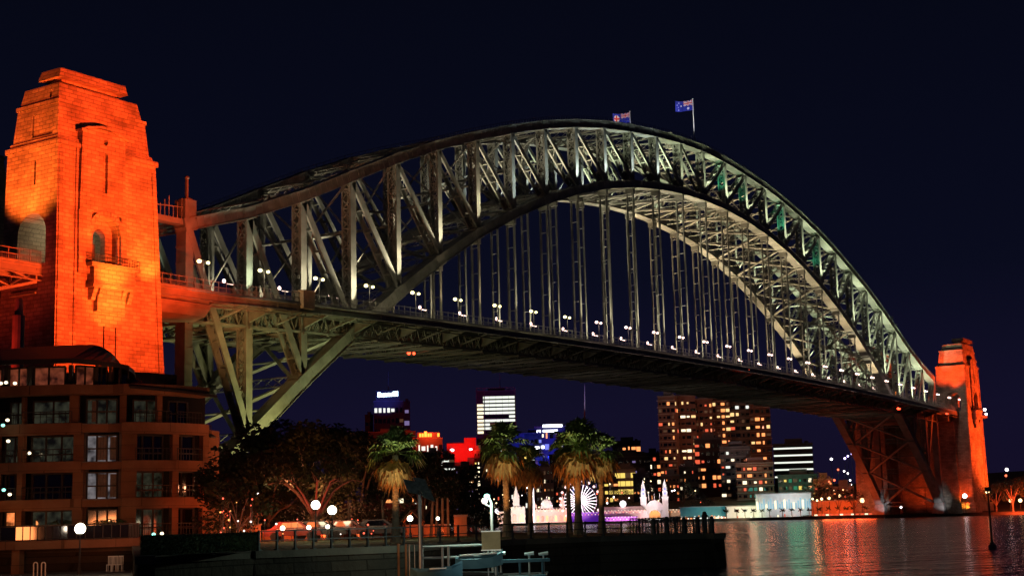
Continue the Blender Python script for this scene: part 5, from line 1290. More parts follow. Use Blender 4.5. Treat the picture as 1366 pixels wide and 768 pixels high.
# --- red slab
o, W_, dp, H_ = tower('apartment_tower', 'building with broad solid red lit top left of the white lit tower', 597, 637, 589, 1300, 'dark', 10, 8, ['violet', 'pale', 'red'], .34, seed=7, wfrac=.35, hfrac=.4, rowtop=.72, roof=False)
mb = MB(); mb.box(-W_*.48, W_*.2, -.6, dp*.6, H_*.74, H_*.99); mb.box(W_*.1, W_*.5, -.62, dp*.6, H_*.80, H_*1.06); lbuild(mb, 'red_screen', BW['red'], o)
for px in (605, 618, 631): spot(at(px, 600, 1280), at(px, 595, 1299), 24000, (1, .02, .01), 140, 1, 1)
for px, py in ((603, 600), (628, 599)): mb = MB(); mb.ball(at(px, py, 1296), 1.6 if px > 610 else 2.0, sz=.6); mb.build('roof_lamp', emit('roof_lamp%d' % px, (1, .8, .9), 5), o)
tower('apartment_tower', 'slim tower with a bright column of yellow windows beside the red topped building', 634, 642, 600, 1280, 'dark', 14, 2, ['yellow', 'pale'], .25, seed=1, band=lambda r, q: 'pale' if q == 1 and r < 12 else None, hfrac=.6)
tower('apartment_block', 'short block with curved white lit balconies left of the red topped building', 592, 608, 606, 1270, 'grey', 7, 2, ['white', 'pale', 'red'], .6, seed=6, hfrac=.35, wfrac=.85)
# --- white lit tower
o, W_, dp, H_ = tower('office_tower', 'tall office tower with whole floors glowing white under the deck', 639, 691, 519, 1600, 'dark', 10, 6, ['white'], .0, seed=9, wfrac=.97, hfrac=.62,
   band=lambda r, q: ('none' if r > 7 else 'pale') if q == 0 else ('off' if r == 0 or (r == 4 and q < 5) or (r == 2 and q > 3) else ('dim' if (r, q) in ((2, 2), (2, 3), (1, 4), (1, 5)) else 'white')), rowtop=.965, rowbot=.66)
mb = MB()
for x in (-W_*.5, -W_*.3, W_*.5): mb.bar((x, -.6, H_*.2), (x, -.6, H_+3.5), 1.2, 1.0)
mb.bar((-W_*.5, -.6, H_+3.5), (W_*.5, -.6, H_+3.5), 1, 1, (0,0,1)); lbuild(mb, 'edge_frame', BW['grey'], o)
mb = MB(); mb.tube((W_*.12, dp/2, H_), (W_*.12, dp/2, H_+22), .5, .2, 6); lbuild(mb, 'mast', BW['grey'], o)
tower('office_block', 'dark red tinged block below the white lit tower', 638, 668, 585, 1350, 'dark', 6, 5, ['red', 'violet'], .3, seed=3, wfrac=.8)
tower('office_block', 'block with scattered bright white windows behind the full crowned palm', 662, 702, 578, 1400, 'grey', 8, 6, ['white', 'pale', 'off'], .33, seed=31)
# --- blue buildings
o, W_, dp, H_ = tower('office_block', 'blue lit low office block with pair of white bar signs', 716, 768, 568, 1500, 'dark', 7, 8, ['blue', 'orange', 'pale'], .25, seed=12)
SW_ = emit('white_bar_sign', (.8, .85, 1), 6)
for a, b, z, hh in ((-.28, .22, 3.8, 2.6), (-.28, .10, -1.2, 2.2), (-.44, -.34, -1.8, 2.8), (.44, .50, 4.5, 4)):
    mb = MB(); mb.box(W_*a, W_*b, -1, -.4, H_+z-3.8, H_+z-3.8+hh); lbuild(mb, 'sign_bar', SW_, o)
spot(at(735, 600, 1440), at(735, 575, 1502), 200000, (.03, .05, 1), 90, 1, 2)
o, W_, dp, H_ = tower('office_block', 'deep blue glowing block between two palm crowns', 699, 726, 577, 1420, 'dark', 7, 5, ['blue', 'violet'], .35, seed=14)
spot(at(718, 620, 1370), at(716, 590, 1422), 160000, (.03, .05, 1), 90, 1, 2)
for k, (px, py, w_) in enumerate(((716, 597, 5), (724, 596, 3))): mb = MB(); c = at(px, py, 1417); mb.bar(c-RT*w_/2, c+RT*w_/2, 2.6, .5, (0,0,1)); mb.build('sign_bar', SW_, o)
ms = thing('radio_mast', 'thin radio mast rising to the deck between the palms', 'mast', ground_at(780, 1600, 20)); mb = MB(); a, b = at(780, 600, 1600), at(780, 512, 1600)
mb.tube(a, a.lerp(b, .6), 1.1, .8, 6); mb.tube(a.lerp(b, .6), b, .6, .25, 6); mb.build('pole', BW['pale'], ms)
spot(at(775, 560, 1560), at(780, 530, 1600), 60000, (.6, .5, 1), 40, 1, 1)
tower('apartment_block', 'orange windowed low block between palms and ferris wheel', 735, 765, 606, 1250, 'dark', 6, 6, ['orange', 'pale'], .25, seed=15)
tower('apartment_block', 'dark block with red lit roof sign left of the brick apartments', 820, 858, 588, 1300, 'dark', 6, 6, ['orange', 'violet', 'dim'], .2, seed=16, band=lambda r, q: 'orange' if r == 5 and 1 < q < 6 else None)
tower('apartment_block', 'low dark block with rows of dim floors above the funfair gate', 800, 870, 606, 1150, 'grey', 5, 8, ['red', 'violet', 'pale'], .18, seed=17, hfrac=.3, slabs=True)
tower('car_park', 'bright yellow lit three storey building above the ferris wheel', 822, 850, 625, 1050, 'pale', 3, 4, ['yellow'], .9, seed=18, wfrac=.9, hfrac=.6, rowtop=.95, rowbot=.4)
tower('apartment_block', 'orange lit block directly right of the rightmost palm', 807, 826, 640, 980, 'brick', 4, 3, ['orange', 'yellow'], .7, seed=19)
tower('apartment_block', 'small red windowed block tucked left of the brick apartments', 862, 884, 604, 1200, 'brick', 7, 4, ['red', 'pale', 'orange'], .35, seed=20)
# --- brick apartments under the deck
tower('apartment_tower', 'leftmost brick apartment tower with rounded end balconies under the deck', 881, 908, 527, 1060, 'brick', 15, 4, ['orange', 'warm', 'red'], .20, seed=21, slabs=True, rz=-.25)
tower('apartment_tower', 'brick apartment tower with dark glass recess, second from the left', 906, 934, 526, 1080, 'brick', 15, 4, ['orange', 'warm'], .22, seed=22, band=lambda r, q: 'off' if q in (1, 2) and r in (13, 9, 8, 3, 4, 5) else ('pale' if q in (1, 2) and r in (7, 10, 12) else None), wfrac=.75, hfrac=.42)
tower('apartment_tower', 'tall red brown apartment tower with many orange windows in the middle of the row', 932, 957, 530, 1090, 'brick', 16, 4, ['orange', 'red', 'warm'], .33, seed=23, wfrac=.6)
tower('apartment_tower', 'narrow brick tower with a bright ladder of orange windows', 955, 980, 528, 1100, 'brick', 16, 4, ['orange', 'warm'], .22, seed=24, band=lambda r, q: 'orange' if q == 2 and r > 4 else None, slabs=True)
tower('apartment_tower', 'grey brown tower with two white windows near its top', 979, 1008, 532, 1110, 'grey', 14, 4, ['orange', 'warm', 'red'], .15, seed=25, slabs=True, band=lambda r, q: 'white' if r == 13 and q in (1, 3) else None)
tower('apartment_tower', 'rightmost brick tower with curved lit balconies under the deck', 1006, 1034, 537, 1090, 'brick', 12, 4, ['orange', 'red', 'warm'], .2, seed=26, slabs=True, band=lambda r, q: 'orange' if q in (1, 2) and r in (10, 8, 7, 5, 4, 3) else None)
tower('apartment_block', 'stepped lower apartment block with striped balconies in front of the brick row', 964, 1004, 596, 960, 'grey', 8, 6, ['orange', 'pale', 'red', 'white'], .24, seed=27, slabs=True, hfrac=.4)
tower('apartment_block', 'lower brick block with red lit balconies above the white pavilion', 985, 1034, 618, 930, 'brick', 6, 7, ['orange', 'red', 'pale'], .28, seed=28, slabs=True)
tower('apartment_block', 'brick wing with orange windows hanging below the left apartment towers', 930, 966, 585, 1000, 'brick', 8, 5, ['orange', 'red'], .32, seed=29, band=lambda r, q: 'none' if r < 2 else None)
tower('office_block', 'modern office with pale horizontal floor bands right of the brick towers', 1036, 1088, 592, 1000, 'dark', 5, 1, ['white'], .0, seed=30, wfrac=.98, hfrac=.22, rowtop=1.0, rowbot=.45, band=lambda r, q: 'dim2' if False else 'white')
tower('office_block', 'greenish lit terrace building below the banded office', 1040, 1092, 634, 930, 'grey', 4, 8, ['orange', 'yellow', 'pale'], .25, seed=33)
for px, py, pw, c_ in ((1060, 645, 3500, (.15, 1, .5)), (1085, 650, 2500, (.1, 1, .6)), (1010, 655, 3000, (.2, 1, .7))): point(at(px, py, 905), pw, c_, 6)
for px, py, D, pw, c_ in ((893, 545, 1010, 9000, (1, .35, .15)), (920, 600, 1020, 9000, (1, .4, .2)), (945, 560, 1040, 9000, (1, .25, .12)), (970, 580, 1050, 7000, (1, .3, .12)), (1000, 610, 920, 6000, (1, .3, .15)), (1020, 560, 1040, 9000, (1, .35, .2))): point(at(px, py, D), pw, c_, 3)
# dark bushes and trees on the slope
for k, (px, D, h, r) in enumerate([(640, 880, 24, 14), (672, 900, 22, 13), (700, 888, 24, 12), (735, 890, 22, 13), (765, 890, 26, 14), (795, 892, 22, 14), (830, 888, 26, 15), (862, 890, 30, 14), (888, 892, 34, 13), (912, 890, 32, 14), (938, 830, 24, 12), (1095, 800, 26, 13), (1120, 760, 24, 12), (1140, 720, 22, 10), (1330, 700, 22, 12), (1352, 680, 24, 12), (1375, 690, 28, 12), (1090, 860, 34, 12)]):
    nm = ['left of the white fairground hall','behind the white fairground hall','behind the small white spire','behind the gabled fairground hall','left of the ferris wheel','behind the ferris wheel','left of the funfair gate','behind the left gate tower','behind the right gate tower','just right of the funfair gate','above the teal roofed shed','right of the banded office','above the red lit shore','left of the far arch foot','right of the far pylon','on the right bank behind the red lights','at the right edge of the bank','behind the banded office'][k]
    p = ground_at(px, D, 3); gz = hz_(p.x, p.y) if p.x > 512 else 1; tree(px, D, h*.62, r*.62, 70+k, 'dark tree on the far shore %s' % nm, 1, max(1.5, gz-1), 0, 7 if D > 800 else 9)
# --- funfair
FUN = mat('fairground_white', (.75,.7,.68), .7, 0, .1, .3); FUNP = mat('fairground_pink', (.7,.45,.4), .7, 0, .1, .3); FUNB = mat('fairground_purple', (.3,.1,.5), .7, 0, .1, .3)
k8 = 850/FPX
def loc_(px, D, z=0): return frame_at(px, D, z)
gpos, gt = loc_(874, 850, 0)
fg = thing('funfair_gate', 'white funfair gate with two spired towers and a glowing orange arch between them', 'gate', gpos, gt)
def gz(py, px=874, D=850): return zat(px, py, D)
for s in (-1, 1):
    x = s*14.4*k8; w_ = 3.0*k8*1.3
    mb = MB(); mb.box(x-w_, x+w_, -2, 2*w_-2, 2, gz(663)); mb.box(x-w_*1.15, x+w_*1.15, -2.3, 2*w_-1.7, gz(664), gz(662)); lbuild(mb, 'gate_tower', FUN, fg)
    mb = MB(); mb.box(x-w_*.8, x+w_*.8, -1.6, 1.6*w_-1.6, gz(662), gz(654)); zt0 = gz(654); 
    for j, (ra, rb, a, b) in enumerate(((.85,.62,654,649),(.62,.5,649,646),(.5,.05,646,639))): mb.tube((x, w_-2, gz(a)), (x, w_-2, gz(b)), w_*ra, w_*rb, 12)
    lbuild(mb, 'spire', FUN, fg)
    for j, py in enumerate((652, 657.5)):
        mb = MB(); mb.box(x-w_*.3, x+w_*.3, -2.0, -1.55, gz(py+1.6), gz(py-1.2)); lbuild(mb, 'spire_window', LIT['blue'], fg)
mb = MB(); R_ = 11.6*k8; cz = gz(680)
pl = []
for j in range(15): t_ = math.pi*j/14; rr_ = R_*(1.0+(.06 if j % 2 else 0)); pl.append((rr_*math.cos(t_), -1.4, cz+rr_*math.sin(t_)*1.12))
for j in range(15): t_ = math.pi*(14-j)/14; pl.append((R_*.66*math.cos(t_), -1.4, cz-3+R_*.62*math.sin(t_)))
n_ = 15
for j in range(14): mb.hexa([pl[j], pl[j+1], (pl[28-j][0], 1.2, pl[28-j][2]), (pl[29-j][0], 1.2, pl[29-j][2])] if False else [pl[j], pl[j+1], pl[28-j], pl[29-j]], [(v[0], v[1]+2.4, v[2]) for v in (pl[j], pl[j+1], pl[28-j], pl[29-j])])
mb.box(-R_, -R_*.66, -1.4, 1, 2, cz); mb.box(R_*.66, R_, -1.4, 1, 2, cz); lbuild(mb, 'arch_front', FUN, fg)
mb = MB(); mb.box(-R_*.66, R_*.66, 1.6, 2.2, 2, cz+R_*.5); lbuild(mb, 'inner_arch', mat('arch_ochre', (.6,.28,.08), .8, 0, .3, .4), fg)
for j in range(7):
    mb = MB(); x = -R_*.55+R_*1.1*j/6; mb.ball((x, .6, gz(681)+(1.6 if j in (1, 5) else 0)), .55); lbuild(mb, 'arch_lamp', LIT['orange'], fg)
for j in range(3): mb = MB(); mb.bar(((j-1)*3.2, 0, gz(667)), ((j-1)*3.2, 0, gz(658)), .25, .25); lbuild(mb, 'flag_mast', FUN, fg)
spot(at(874, 692, 820), at(874, 668, 852), 150000, (1, .90, .86), 80, 1, 1); point(at(874, 682, 852.8), 5000, (1, .35, .05), .6); point(at(866, 690, 838), 2500, (1, .7, .8), .6)
spot(at(859, 675, 838), at(859, 650, 848), 60000, (.95, .93, 1), 70, 1, .6); spot(at(889, 675, 838), at(889, 650, 848), 60000, (.95, .93, 1), 70, 1, .6)
# ferris wheel
wp, wt = loc_(775, 845, 0); kw = 845/FPX; cz = zat(775, 668, 845); R_ = 27.5*kw
fw = thing('ferris_wheel', 'white lit ferris wheel with round cabins half hidden behind palm trunks', 'ferris wheel', wp, wt)
SPK = emit('white_light_tube', (1, .85, .92), 3.0); CAB = emit('cabin_glow', (1, .62, .6), 1.8)
for k in range(28):
    a = 2*math.pi*k/28; mb = MB(); mb.bar((.12*R_*math.cos(a), 0, cz+.12*R_*math.sin(a)), (.8*R_*math.cos(a), 0, cz+.8*R_*math.sin(a)), .34, .34, (0,1,0)); lbuild(mb, 'spoke', SPK, fw)
for rr_ in (.45, .8):
    mb = MB()
    for k in range(28): a, b = 2*math.pi*k/28, 2*math.pi*(k+1)/28; mb.bar((rr_*R_*math.cos(a), 0, cz+rr_*R_*math.sin(a)), (rr_*R_*math.cos(b), 0, cz+rr_*R_*math.sin(b)), .25, .25, (0,1,0))
    lbuild(mb, 'rim', FUN, fw)
mb = MB(); mb.ball((0, 0, cz), 1.6); lbuild(mb, 'hub', SPK, fw)
for k in range(20): a = 2*math.pi*(k+.5)/20; mb = MB(); mb.ball((.97*R_*math.cos(a), -.4, cz+.97*R_*math.sin(a)), .78); lbuild(mb, 'cabin', CAB, fw)
for s in (-1, 1): mb = MB(); mb.bar((0, s*1.5, cz), (s*5, s*3, 2), .5, .5); mb.bar((0, s*1.5, cz), (-s*5, s*3, 2), .5, .5); lbuild(mb, 'support_leg', FUN, fw)
spot(at(770, 690, 820), at(775, 667, 846), 26000, (1, .7, .8), 60, 1, 1)
# halls
def hall(px0, px1, pyt, D, m, label, name='fairground_hall', roofh=2.0, arches=0, cup=None, light=None, gable=True):
    p, t = loc_((px0+px1)/2, D, 1.5); kk = D/FPX; W_ = (px1-px0)*kk; H_ = zat((px0+px1)/2, pyt, D)-1.5; o = thing(name, label, 'hall', p, t, 'fairground buildings')
    mb = MB(); mb.box(-W_/2, W_/2, 0, 14, 0, H_); lbuild(mb, 'wall', m, o)
    mb = MB()
    if gable: mb.prism([(-W_/2-.5, -.6, H_), (W_/2+.5, -.6, H_), (W_/2-2, 5, H_+roofh), (-W_/2+2, 5, H_+roofh)], (0, 8, .0))
    else: mb.box(-W_/2-.4, W_/2+.4, -.5, 14.3, H_, H_+.6)
    lbuild(mb, 'roof', m, o)
    for k in range(arches):
        mb = MB(); x = -W_/2+W_*(k+.5)/arches; w_ = W_/arches*.3; mb.prism([(a, -.15, z) for a, z in arch_poly(x, w_*2, .6, H_*.45, 8)], (0, .3, 0)); lbuild(mb, 'arch_window', LIT['orange'] if k % 2 else LIT['red'], o)
    for k in range(int((px1-px0)/2.2)):
        mb = MB(); x = -W_/2+(k+.5)*2.2*kk; mb.ball((x, -.9, H_+(.3 if k % 2 else -.9)), .27, 6, 4); lbuild(mb, 'bulb', LIT[('pale', 'white', 'orange', 'pale')[k % 4]], o)
    if cup:
        for x, w_, h in cup:
            mb = MB(); x = x*W_; mb.box(x-w_, x+w_, 2, 2+2*w_, H_, H_+h*.45); mb.tube((x, 2+w_, H_+h*.45), (x, 2+w_, H_+h*.6), w_*1.2, w_*.8, 10); mb.tube((x, 2+w_, H_+h*.6), (x, 2+w_, H_+h), w_*.7, .05, 10); lbuild(mb, 'cupola', m, o)
    if light: spot(at((px0+px1)/2, 692, D-26), at((px0+px1)/2, (pyt+690)/2, D), light[0], light[1], 110, 1, 1)
    return o
hall(682, 701, 676, 860, FUN, 'small white lit hall with a pointed spire, leftmost of the fairground', cup=[(-.12, 1.9, 13)], arches=2, light=(90000, (.95, .95, .85)), roofh=1)
hall(709, 757, 679, 855, FUNP, 'long pink white hall with arched windows and a round gable left of the ferris wheel', arches=8, cup=[(-.40, 1.2, 5), (.38, 1.3, 8)], light=(150000, (1, .62, .5)), roofh=1.2)
mb = MB(); p, t = loc_(730, 857, 0); zz = zat(730, 679, 857)
ro = thing('round_pavilion', 'white domed pavilion above the pink hall', 'pavilion', p, t, 'fairground buildings'); mb.box(-3.6, 3.6, 0, 6, 2, zz+2.6); lbuild(mb, 'wall', FUN, ro); mb = MB(); mb.ball((0, 3, zz+2.4), 3.5, 14, 8, 1.1); mb.tube((0,3,zz+6), (0,3,zz+8), .3, .1); lbuild(mb, 'dome', FUN, ro)
spot(at(730, 684, 846), at(730, 672, 857), 8000, (1, .9, .85), 80, 1, 1)
hall(758, 800, 684, 838, FUNB, 'low purple lit hall under the ferris wheel', arches=0, light=(12000, (.4, .15, 1)), gable=False)
hall(800, 862, 681, 842, FUNP, 'low hall with pink lit eaves between the ferris wheel and the funfair gate', arches=0, light=(50000, (1, .6, .6)), roofh=2.5)
hall(800, 850, 690, 825, FUNB, 'low violet lit stall row in front of the pink eaved hall', name='stall_row', light=(8000, (.4, .12, 1)), gable=False)
hall(891, 908, 680, 852, ORW, 'bright orange lit block at the right side of the funfair gate', light=(30000, (1, .30, .04)), gable=False)
hall(664, 681, 683, 865, FUNP, 'small amber lit kiosk left of the white spired hall', name='kiosk', light=(14000, (1, .6, .2)), gable=False)
for k, (px, py, r_) in enumerate(((831, 671.5, 1.9), (663, 681, 1.4))):
    p = at(px, py, 846); t = thing('glowing_ball', ['white glowing ball on a post left of the funfair gate', 'white glowing ball beside the amber kiosk'][k], 'lamp', (p.x, p.y, 2)); mb = MB(); mb.tube((0,0,0), (0,0,p.z-2), .25, .2, 6); lbuild(mb, 'post', FUN, t); mb = MB(); mb.ball((0,0,p.z-2), r_); lbuild(mb, 'ball', SPK, t)
wpz = thing('white_flag_mast', 'tall thin white mast rising between two palm trunks at the fairground', 'mast', ground_at(713, 600, 0)); a = at(712, 682, 400); b = at(711, 637, 400)
# --- pavilion and shore stalls to the right
TEALR = mat('teal_roof', (.1,.3,.3), .6, 0, .2, .3)
def shed(px0, px1, pyt, pyb, D, m, label, cat, lights, name='waterfront_shed', grp=None):
    p, t = loc_((px0+px1)/2, D, 1.5); kk = D/FPX; W_ = (px1-px0)*kk; o = thing(name, label, cat, p, t, grp); z1 = zat((px0+px1)/2, pyt, D)-1.5
    mb = MB(); mb.box(-W_/2, W_/2, 0, 12, 0, z1); lbuild(mb, 'wall', m, o)
    mb = MB(); mb.box(-W_/2-.6, W_/2+.6, -1.2, 12.5, z1, z1+.5); lbuild(mb, 'roof', BW['pale'], o)
    for px, py, pw, c_, sz in lights: spot(at(px, py, D-14), at(px, (pyt+pyb)/2, D), pw, c_, sz, 1, .8)
    return o, W_, z1
shed(908, 968, 676, 690, 800, TEALR, 'long low shed with teal lit roof right of the funfair gate', 'shed', [(925, 680, 2500, (.3, .8, 1), 120), (955, 680, 2500, (.3, .9, 1), 120)])
o, W_, z1 = shed(970, 1012, 675, 690, 790, FUN, 'cream lit waterfront building left of the white glass pavilion', 'building', [(985, 683, 8000, (1, .8, .55), 130), (1004, 683, 6000, (.8, 1, .6), 130)])
o, W_, z1 = shed(1010, 1082, 658, 676, 780, FUN, 'long white glass pavilion on the far shore glowing pale cyan', 'pavilion', [(1025, 670, 4500, (.65, .95, 1), 120), (1050, 670, 4500, (.6, .95, 1), 120), (1072, 670, 4500, (.8, 1, .95), 120)], name='glass_pavilion')
PV = emit('pavilion_glass', (.5, .85, 1), .6); rr = random.Random(9)
for k in range(24): mb = MB(); x = -W_/2+W_*(k+.5)/24; h = rr.uniform(.35, .8); mb.box(x-.4, x+.4, -.3, 0, z1*.35, z1*(.35+h*.6)); lbuild(mb, 'glass_panel', PV if k % 4 else LIT['pale'], o)
mb = MB()
for k in range(25): x = -W_/2+W_*k/24; mb.bar((x, -.4, 0), (x, -.4, z1), .22, .22)
lbuild(mb, 'mullions', FUN, o)
shed(1084, 1150, 668, 686, 760, ORW, 'low red lit shore building left of the far arch foot', 'building', [(1095, 680, 9000, (1, .12, .03), 130), (1120, 680, 9000, (1, .1, .02), 130), (1142, 682, 7000, (1, .14, .03), 130)])
rr = random.Random(12)
HALO = emit('shore_lamp_warm', (1, .68, .32), 4); HALR = emit('shore_lamp_red', (1, .14, .06), 3); HALW = emit('shore_lamp_white', (1, .9, .9), 7); HALV = emit('shore_lamp_violet', (.6, .5, 1), 5)
spots_ = [(1084,665,760,0,.9),(1090,667,760,0,.9),(1096,665,760,0,1.1),(1106,664,762,0,1.2),(1120,661,770,0,1.3),(1128,662,770,1,.9),(1150,667,735,0,1.9),(1109,612,900,2,1.3),(1127,611,900,3,1.2),(1131,608,900,3,1.0),(1136,605,900,3,.8),(1118,626,880,1,1.0),(1126,628,880,2,.9),(1131,631,880,2,.8),(1113,640,860,1,1.1),(1106,642,860,1,.9),(1134,640,860,2,.8),(1135,646,860,2,.9),(1115,650,850,1,.8),(1136,660,820,1,.9),
 (1287,661,680,2,1.7),(1343,626,900,2,1.6),(1342,634,900,1,1.2),(1348,667,720,0,1.5),(1361,667,720,0,1.5),(1313.5,546,742,2,1.2),(1315.5,552,746,2,1.0),(1317,655,700,0,1.6),(1202,676,690,2,.8),(1330,690,690,0,.9)]
for k, (px, py, D, c_, r_) in enumerate(spots_):
    p = at(px, py, D); g = max(1.6, hz_(p.x, p.y)-.5) if p.x > 500 else 1.6
    g = min(g, p.z-2)
    if py < 560: g = 51.2
    t = thing('shore_lamp', 'small %s lamp on the far shore, %s of the row counted from the left' % (['warm', 'red', 'white', 'violet'][c_], ORD[min(k, 29)]) if k < 20 else 'bright %s lamp on the right bank near the far pylon, %s in its row' % (['warm', 'red', 'white', 'violet'][c_], ORD[k-20]), 'lamp', (p.x, p.y, g), 0, 'lamps on the far shore')
    mb = MB(); mb.tube((0,0,0), (0,0,p.z-g), .16, .1, 6); lbuild(mb, 'post', DARKSTEEL, t); mb = MB(); mb.ball((0,0,p.z-g), r_*.62, 10, 6); lbuild(mb, 'lamp_head', [HALO, HALR, HALW, HALV][c_], t)
# low shore wall and promenade, lights strings over the water edge
mb = MB(); sh = [(905, 800), (960, 790), (1010, 775), (1085, 745), (1150, 715), (1180, 700), (1262, 720), (1330, 690), (1420, 660)]
wl = thing('far_quay_wall', 'low dark quay wall along the far shore under the shore lights', 'sea wall', ground_at(1100, 740, 0))
for (a, da), (b, db) in zip(sh[:-1], sh[1:]):
    lo_ = [ground_at(a, da, -2), ground_at(b, db, -2), ground_at(b, db+60, -2), ground_at(a, da+60, -2)]; mb.hexa(lo_, [Vector((p.x, p.y, 1.6)) for p in lo_])
mb.build('wall', SEAST, wl)
SH = [ (LIT['white'], 0), (LIT['pale'], 0), (LIT['orange'], 0), (LIT['red'], 0) ]
for k in range(46):
    px = 908+k*1.75 if k < 36 else 975+(k-36)*9; D = 795-max(0, (px-960))*.2; p, t = loc_(px, D, 1.6)
    mb = MB(); h = rr.uniform(.8, 2.6); mb.box(-.35, .35, 0, .6, 0, h*.7); o = mb.build('promenade_light', SH[(0 if k < 26 else 1) if rr.random() < .6 else (2 if k < 30 else 3)][0], loc=p); o.rotation_euler = (0,0,t)
    tag(o, 'small upright light of the string along the far promenade', 'lamp', 'light string on the far promenade')
for k in range(30):
    px = 1088+k*5.6+rr.uniform(-1, 1); D = 738-(px-1094)*.35
    if 1165 < px < 1300: continue
    p, t = loc_(px, D, 1.7); mb = MB(); mb.box(-.8, .8, 0, .5, .1, .8); o = mb.build('promenade_light', LIT['red'] if k % 3 else LIT['pale'], loc=p); o.rotation_euler = (0,0,t); tag(o, 'small red or pale light low on the quay right of the glass pavilion', 'lamp', 'low lights on the far quay')
# red lit shore ground patches are lit by real lamps
for px, py, D, pw in ((1110, 684, 735, 16000), (1135, 685, 725, 16000), (1155, 684, 715, 9000), (0, 0, 0, 0)):
    if px: point(at(px, py-3, D), pw*.6, (1, .09, .02), 5.0)
for px, py, D, pw in ((1322, 680, 672, 90000), (1345, 680, 668, 110000), (1366, 680, 664, 110000), (1385, 675, 664, 90000)): p = at(px, py, D); spot(p, p+Vector((30, -6, 5)), pw, (1, .09, .02), 95, 1, .8, 'bank_floodlight')
for px, py, D, pw, c_ in ((1085, 640, 850, 12000, (1, .3, .1)), (1125, 650, 800, 12000, (1, .2, .08))): point(at(px, py, D), pw, c_, 1.0)
# channel marker in the water
p = ground_at(1324, 118, 0); cm = thing('channel_marker', 'thin dark channel marker pole standing in the water at right', 'marker', p)
zt_ = zat(1320, 655, 118); mb = MB(); mb.tube((0,0,-2), (0,0,.5), .22, .2, 10); mb.tube((0,0,.5), (-.15,0,zt_), .10, .07, 10); lbuild(mb, 'pole', DARKSTEEL, cm); mb = MB(); mb.box(-.3, .1, -.2, .2, zt_, zt_+.35); lbuild(mb, 'top_mark', DARKSTEEL, cm); mb = MB(); mb.ball((0,0,.15), .36, 10, 6, .8); lbuild(mb, 'float_collar', DARKSTEEL, cm)
# mast at the fairground
mb = MB(); p0 = ground_at(712.5, 840, 2); mb.tube(p0, (p0.x, p0.y, zat(711.5, 638, 840)), .45, .25, 8); mb.build('pole', SPK, wpz)
# climbers on the top chord
def climber(i, x, label):
    sx_ = Vector((x, 1.2+.5*(i % 2), 0)); ii = x/PL; k = int(ii); z = zu(k)+(zu(k+1)-zu(k))*(ii-k)+2.75; t = None
    J = {'hip': (0,0,.95), 'chest': (0,0,1.35), 'neck': (0,0,1.52), 'head': (0,0,1.68), 'kl': (.12,.12,.5), 'fl': (-.1,.12,.02), 'kr': (.05,-.12,.5), 'fr': (.25,-.12,.02), 'el': (.05,.28,1.12), 'hl': (.28,.26,1.0), 'er': (0,-.28,1.12), 'hr': (.2,-.28,.95), 'sl': (0,.2,1.45), 'sr': (0,-.2,1.45)}
    n = list(J); me = bpy.data.meshes.new('person'); E_ = [('hip','chest'),('chest','neck'),('neck','head'),('hip','kl'),('kl','fl'),('hip','kr'),('kr','fr'),('neck','sl'),('sl','el'),('el','hl'),('neck','sr'),('sr','er'),('er','hr')]
    me.from_pydata([J[q] for q in n], [(n.index(a), n.index(b)) for a, b in E_], []); me.materials.append(mat('climb_suit', (.25,.25,.28), .8, 0, .1, 2))
    o = bpy.data.objects.new('person', me); COL.objects.link(o); m = o.modifiers.new('s', 'SKIN')
    for q, v in zip(n, me.skin_vertices[0].data): r_ = {'hip': .15, 'chest': .17, 'neck': .07, 'head': .12, 'kl': .08, 'kr': .08, 'fl': .06, 'fr': .06}.get(q, .055); v.radius = (r_, r_)
    o.modifiers.new('u', 'SUBSURF').levels = 1; o.location = (sx_.x, sx_.y, z); o.rotation_euler = (0, 0, 0)
    tag(o, label, 'person', 'climbers on the top chord')
    return o
for i, x in enumerate((20.5, 22.6, 24.4, 28.2, 30.4, 33.5)): climber(i, x, 'climber in grey suit on the top chord, %s of the line' % ORD[i])

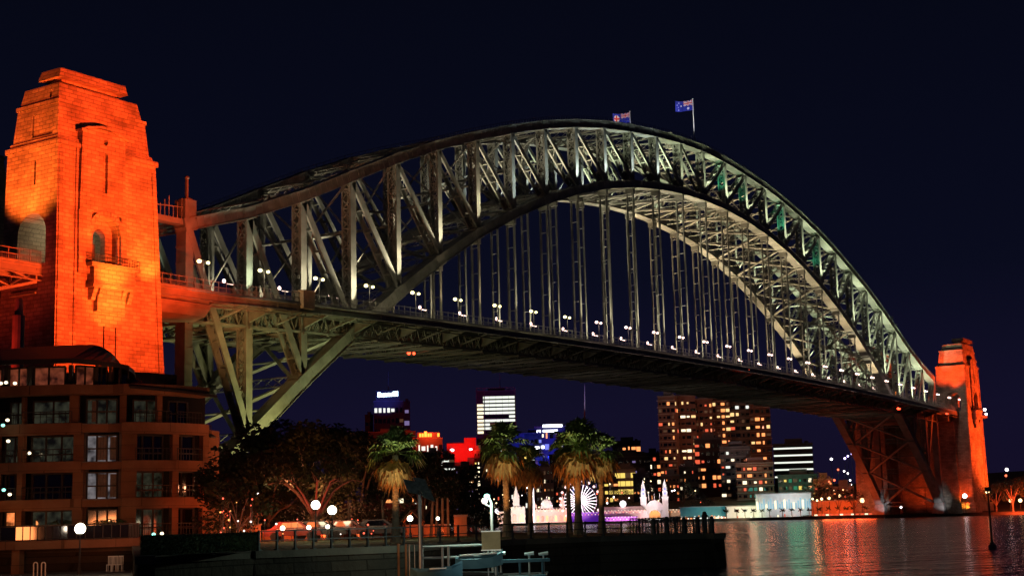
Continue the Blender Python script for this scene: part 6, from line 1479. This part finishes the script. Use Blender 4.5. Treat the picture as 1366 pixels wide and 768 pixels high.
# more mid-rise blocks filling the slope behind the palms
for k, (a, b, py, D, wl_, pal, lit, lab) in enumerate((
 (566, 590, 603, 1180, 'dark', ['pale', 'orange'], .3, 'dark mid rise block between the leftmost palm and the red topped building'),
 (608, 634, 622, 1120, 'brick', ['orange', 'violet', 'pale'], .28, 'small brick block below the red topped building'),
 (644, 668, 618, 1080, 'grey', ['red', 'pale'], .28, 'grey block with red windows left of the full crowned palm'),
 (690, 716, 600, 1180, 'dark', ['yellow', 'white', 'violet'], .3, 'dark block with yellow windows directly behind the slim palm'),
 (716, 740, 622, 1060, 'pale', ['orange', 'pale'], .3, 'low pale block above the domed pavilion'),
 (742, 762, 632, 1020, 'brick', ['orange', 'red'], .3, 'low brick block above the left rim of the ferris wheel'),
 (790, 812, 612, 1120, 'dark', ['violet', 'pale', 'orange'], .25, 'dark block between the two right palms'),
 (846, 868, 632, 1000, 'grey', ['pale', 'orange'], .25, 'small grey block above the left gate spire'),
 (884, 908, 634, 960, 'brick', ['orange', 'red'], .3, 'low brick block above the right gate spire'),
 (908, 934, 622, 980, 'dark', ['red', 'orange', 'pale'], .25, 'dark low block at the foot of the leftmost brick towers'),
 (1088, 1112, 640, 860, 'brick', ['red', 'orange'], .3, 'small red lit hillside house right of the banded office'),
 (1112, 1140, 650, 820, 'brick', ['orange', 'pale'], .35, 'larger hillside house left of the far arch foot'))):
    tower('apartment_block', lab, a, b, py, D, wl_, 5, 5, pal, lit, seed=200+k, wfrac=.5, hfrac=.4)
rr = random.Random(41)
for k in range(56):
    px = rr.uniform(560, 935); py = rr.uniform(640, 684); D = rr.uniform(872, 884); p = at(px, py, D); c_ = rr.choice([0, 0, 1, 2, 0])
    t = thing('slope_lamp', 'tiny %s lamp dotted on the dark slope behind the fairground' % ['warm', 'red', 'white'][c_], 'lamp', (p.x, p.y, 3), 0, 'tiny %s lamps on the slope' % ['warm', 'red', 'white'][c_])
    mb = MB(); mb.tube((0,0,0), (0,0,p.z-3), .08, .06, 5); lbuild(mb, 'post', DARKSTEEL, t); mb = MB(); mb.ball((0,0,p.z-3), rr.uniform(.25, .5), 8, 5); lbuild(mb, 'lamp_head', [HALO, HALR, HALW][c_], t)

for k in range(16):
    px = 968+k*12.3+rr.uniform(-3, 3); D = 770-max(0, px-960)*.22
    if px > 1165: break
    p = ground_at(px, D, 1.6); t = thing('shore_palm', 'small dark bushy palm on the far promenade, %s from the left' % ORD[k], 'palm tree', p, 0, 'small palms on the far promenade'); r2 = random.Random(k)
    mb = MB(); mb.tube((0,0,0), (0,0,3.4), .2, .16, 6); lbuild(mb, 'trunk', PTRUNK, t); mb = MB()
    for j in range(22): a = r2.uniform(0, 6.28); d = Vector((math.cos(a), math.sin(a), r2.uniform(-.5, .9))); mb.bar(Vector((0,0,3.4)), Vector((0,0,3.4))+d*r2.uniform(1.1, 1.8), .35, .05)
    lbuild(mb, 'crown', LEAFS[1], t)
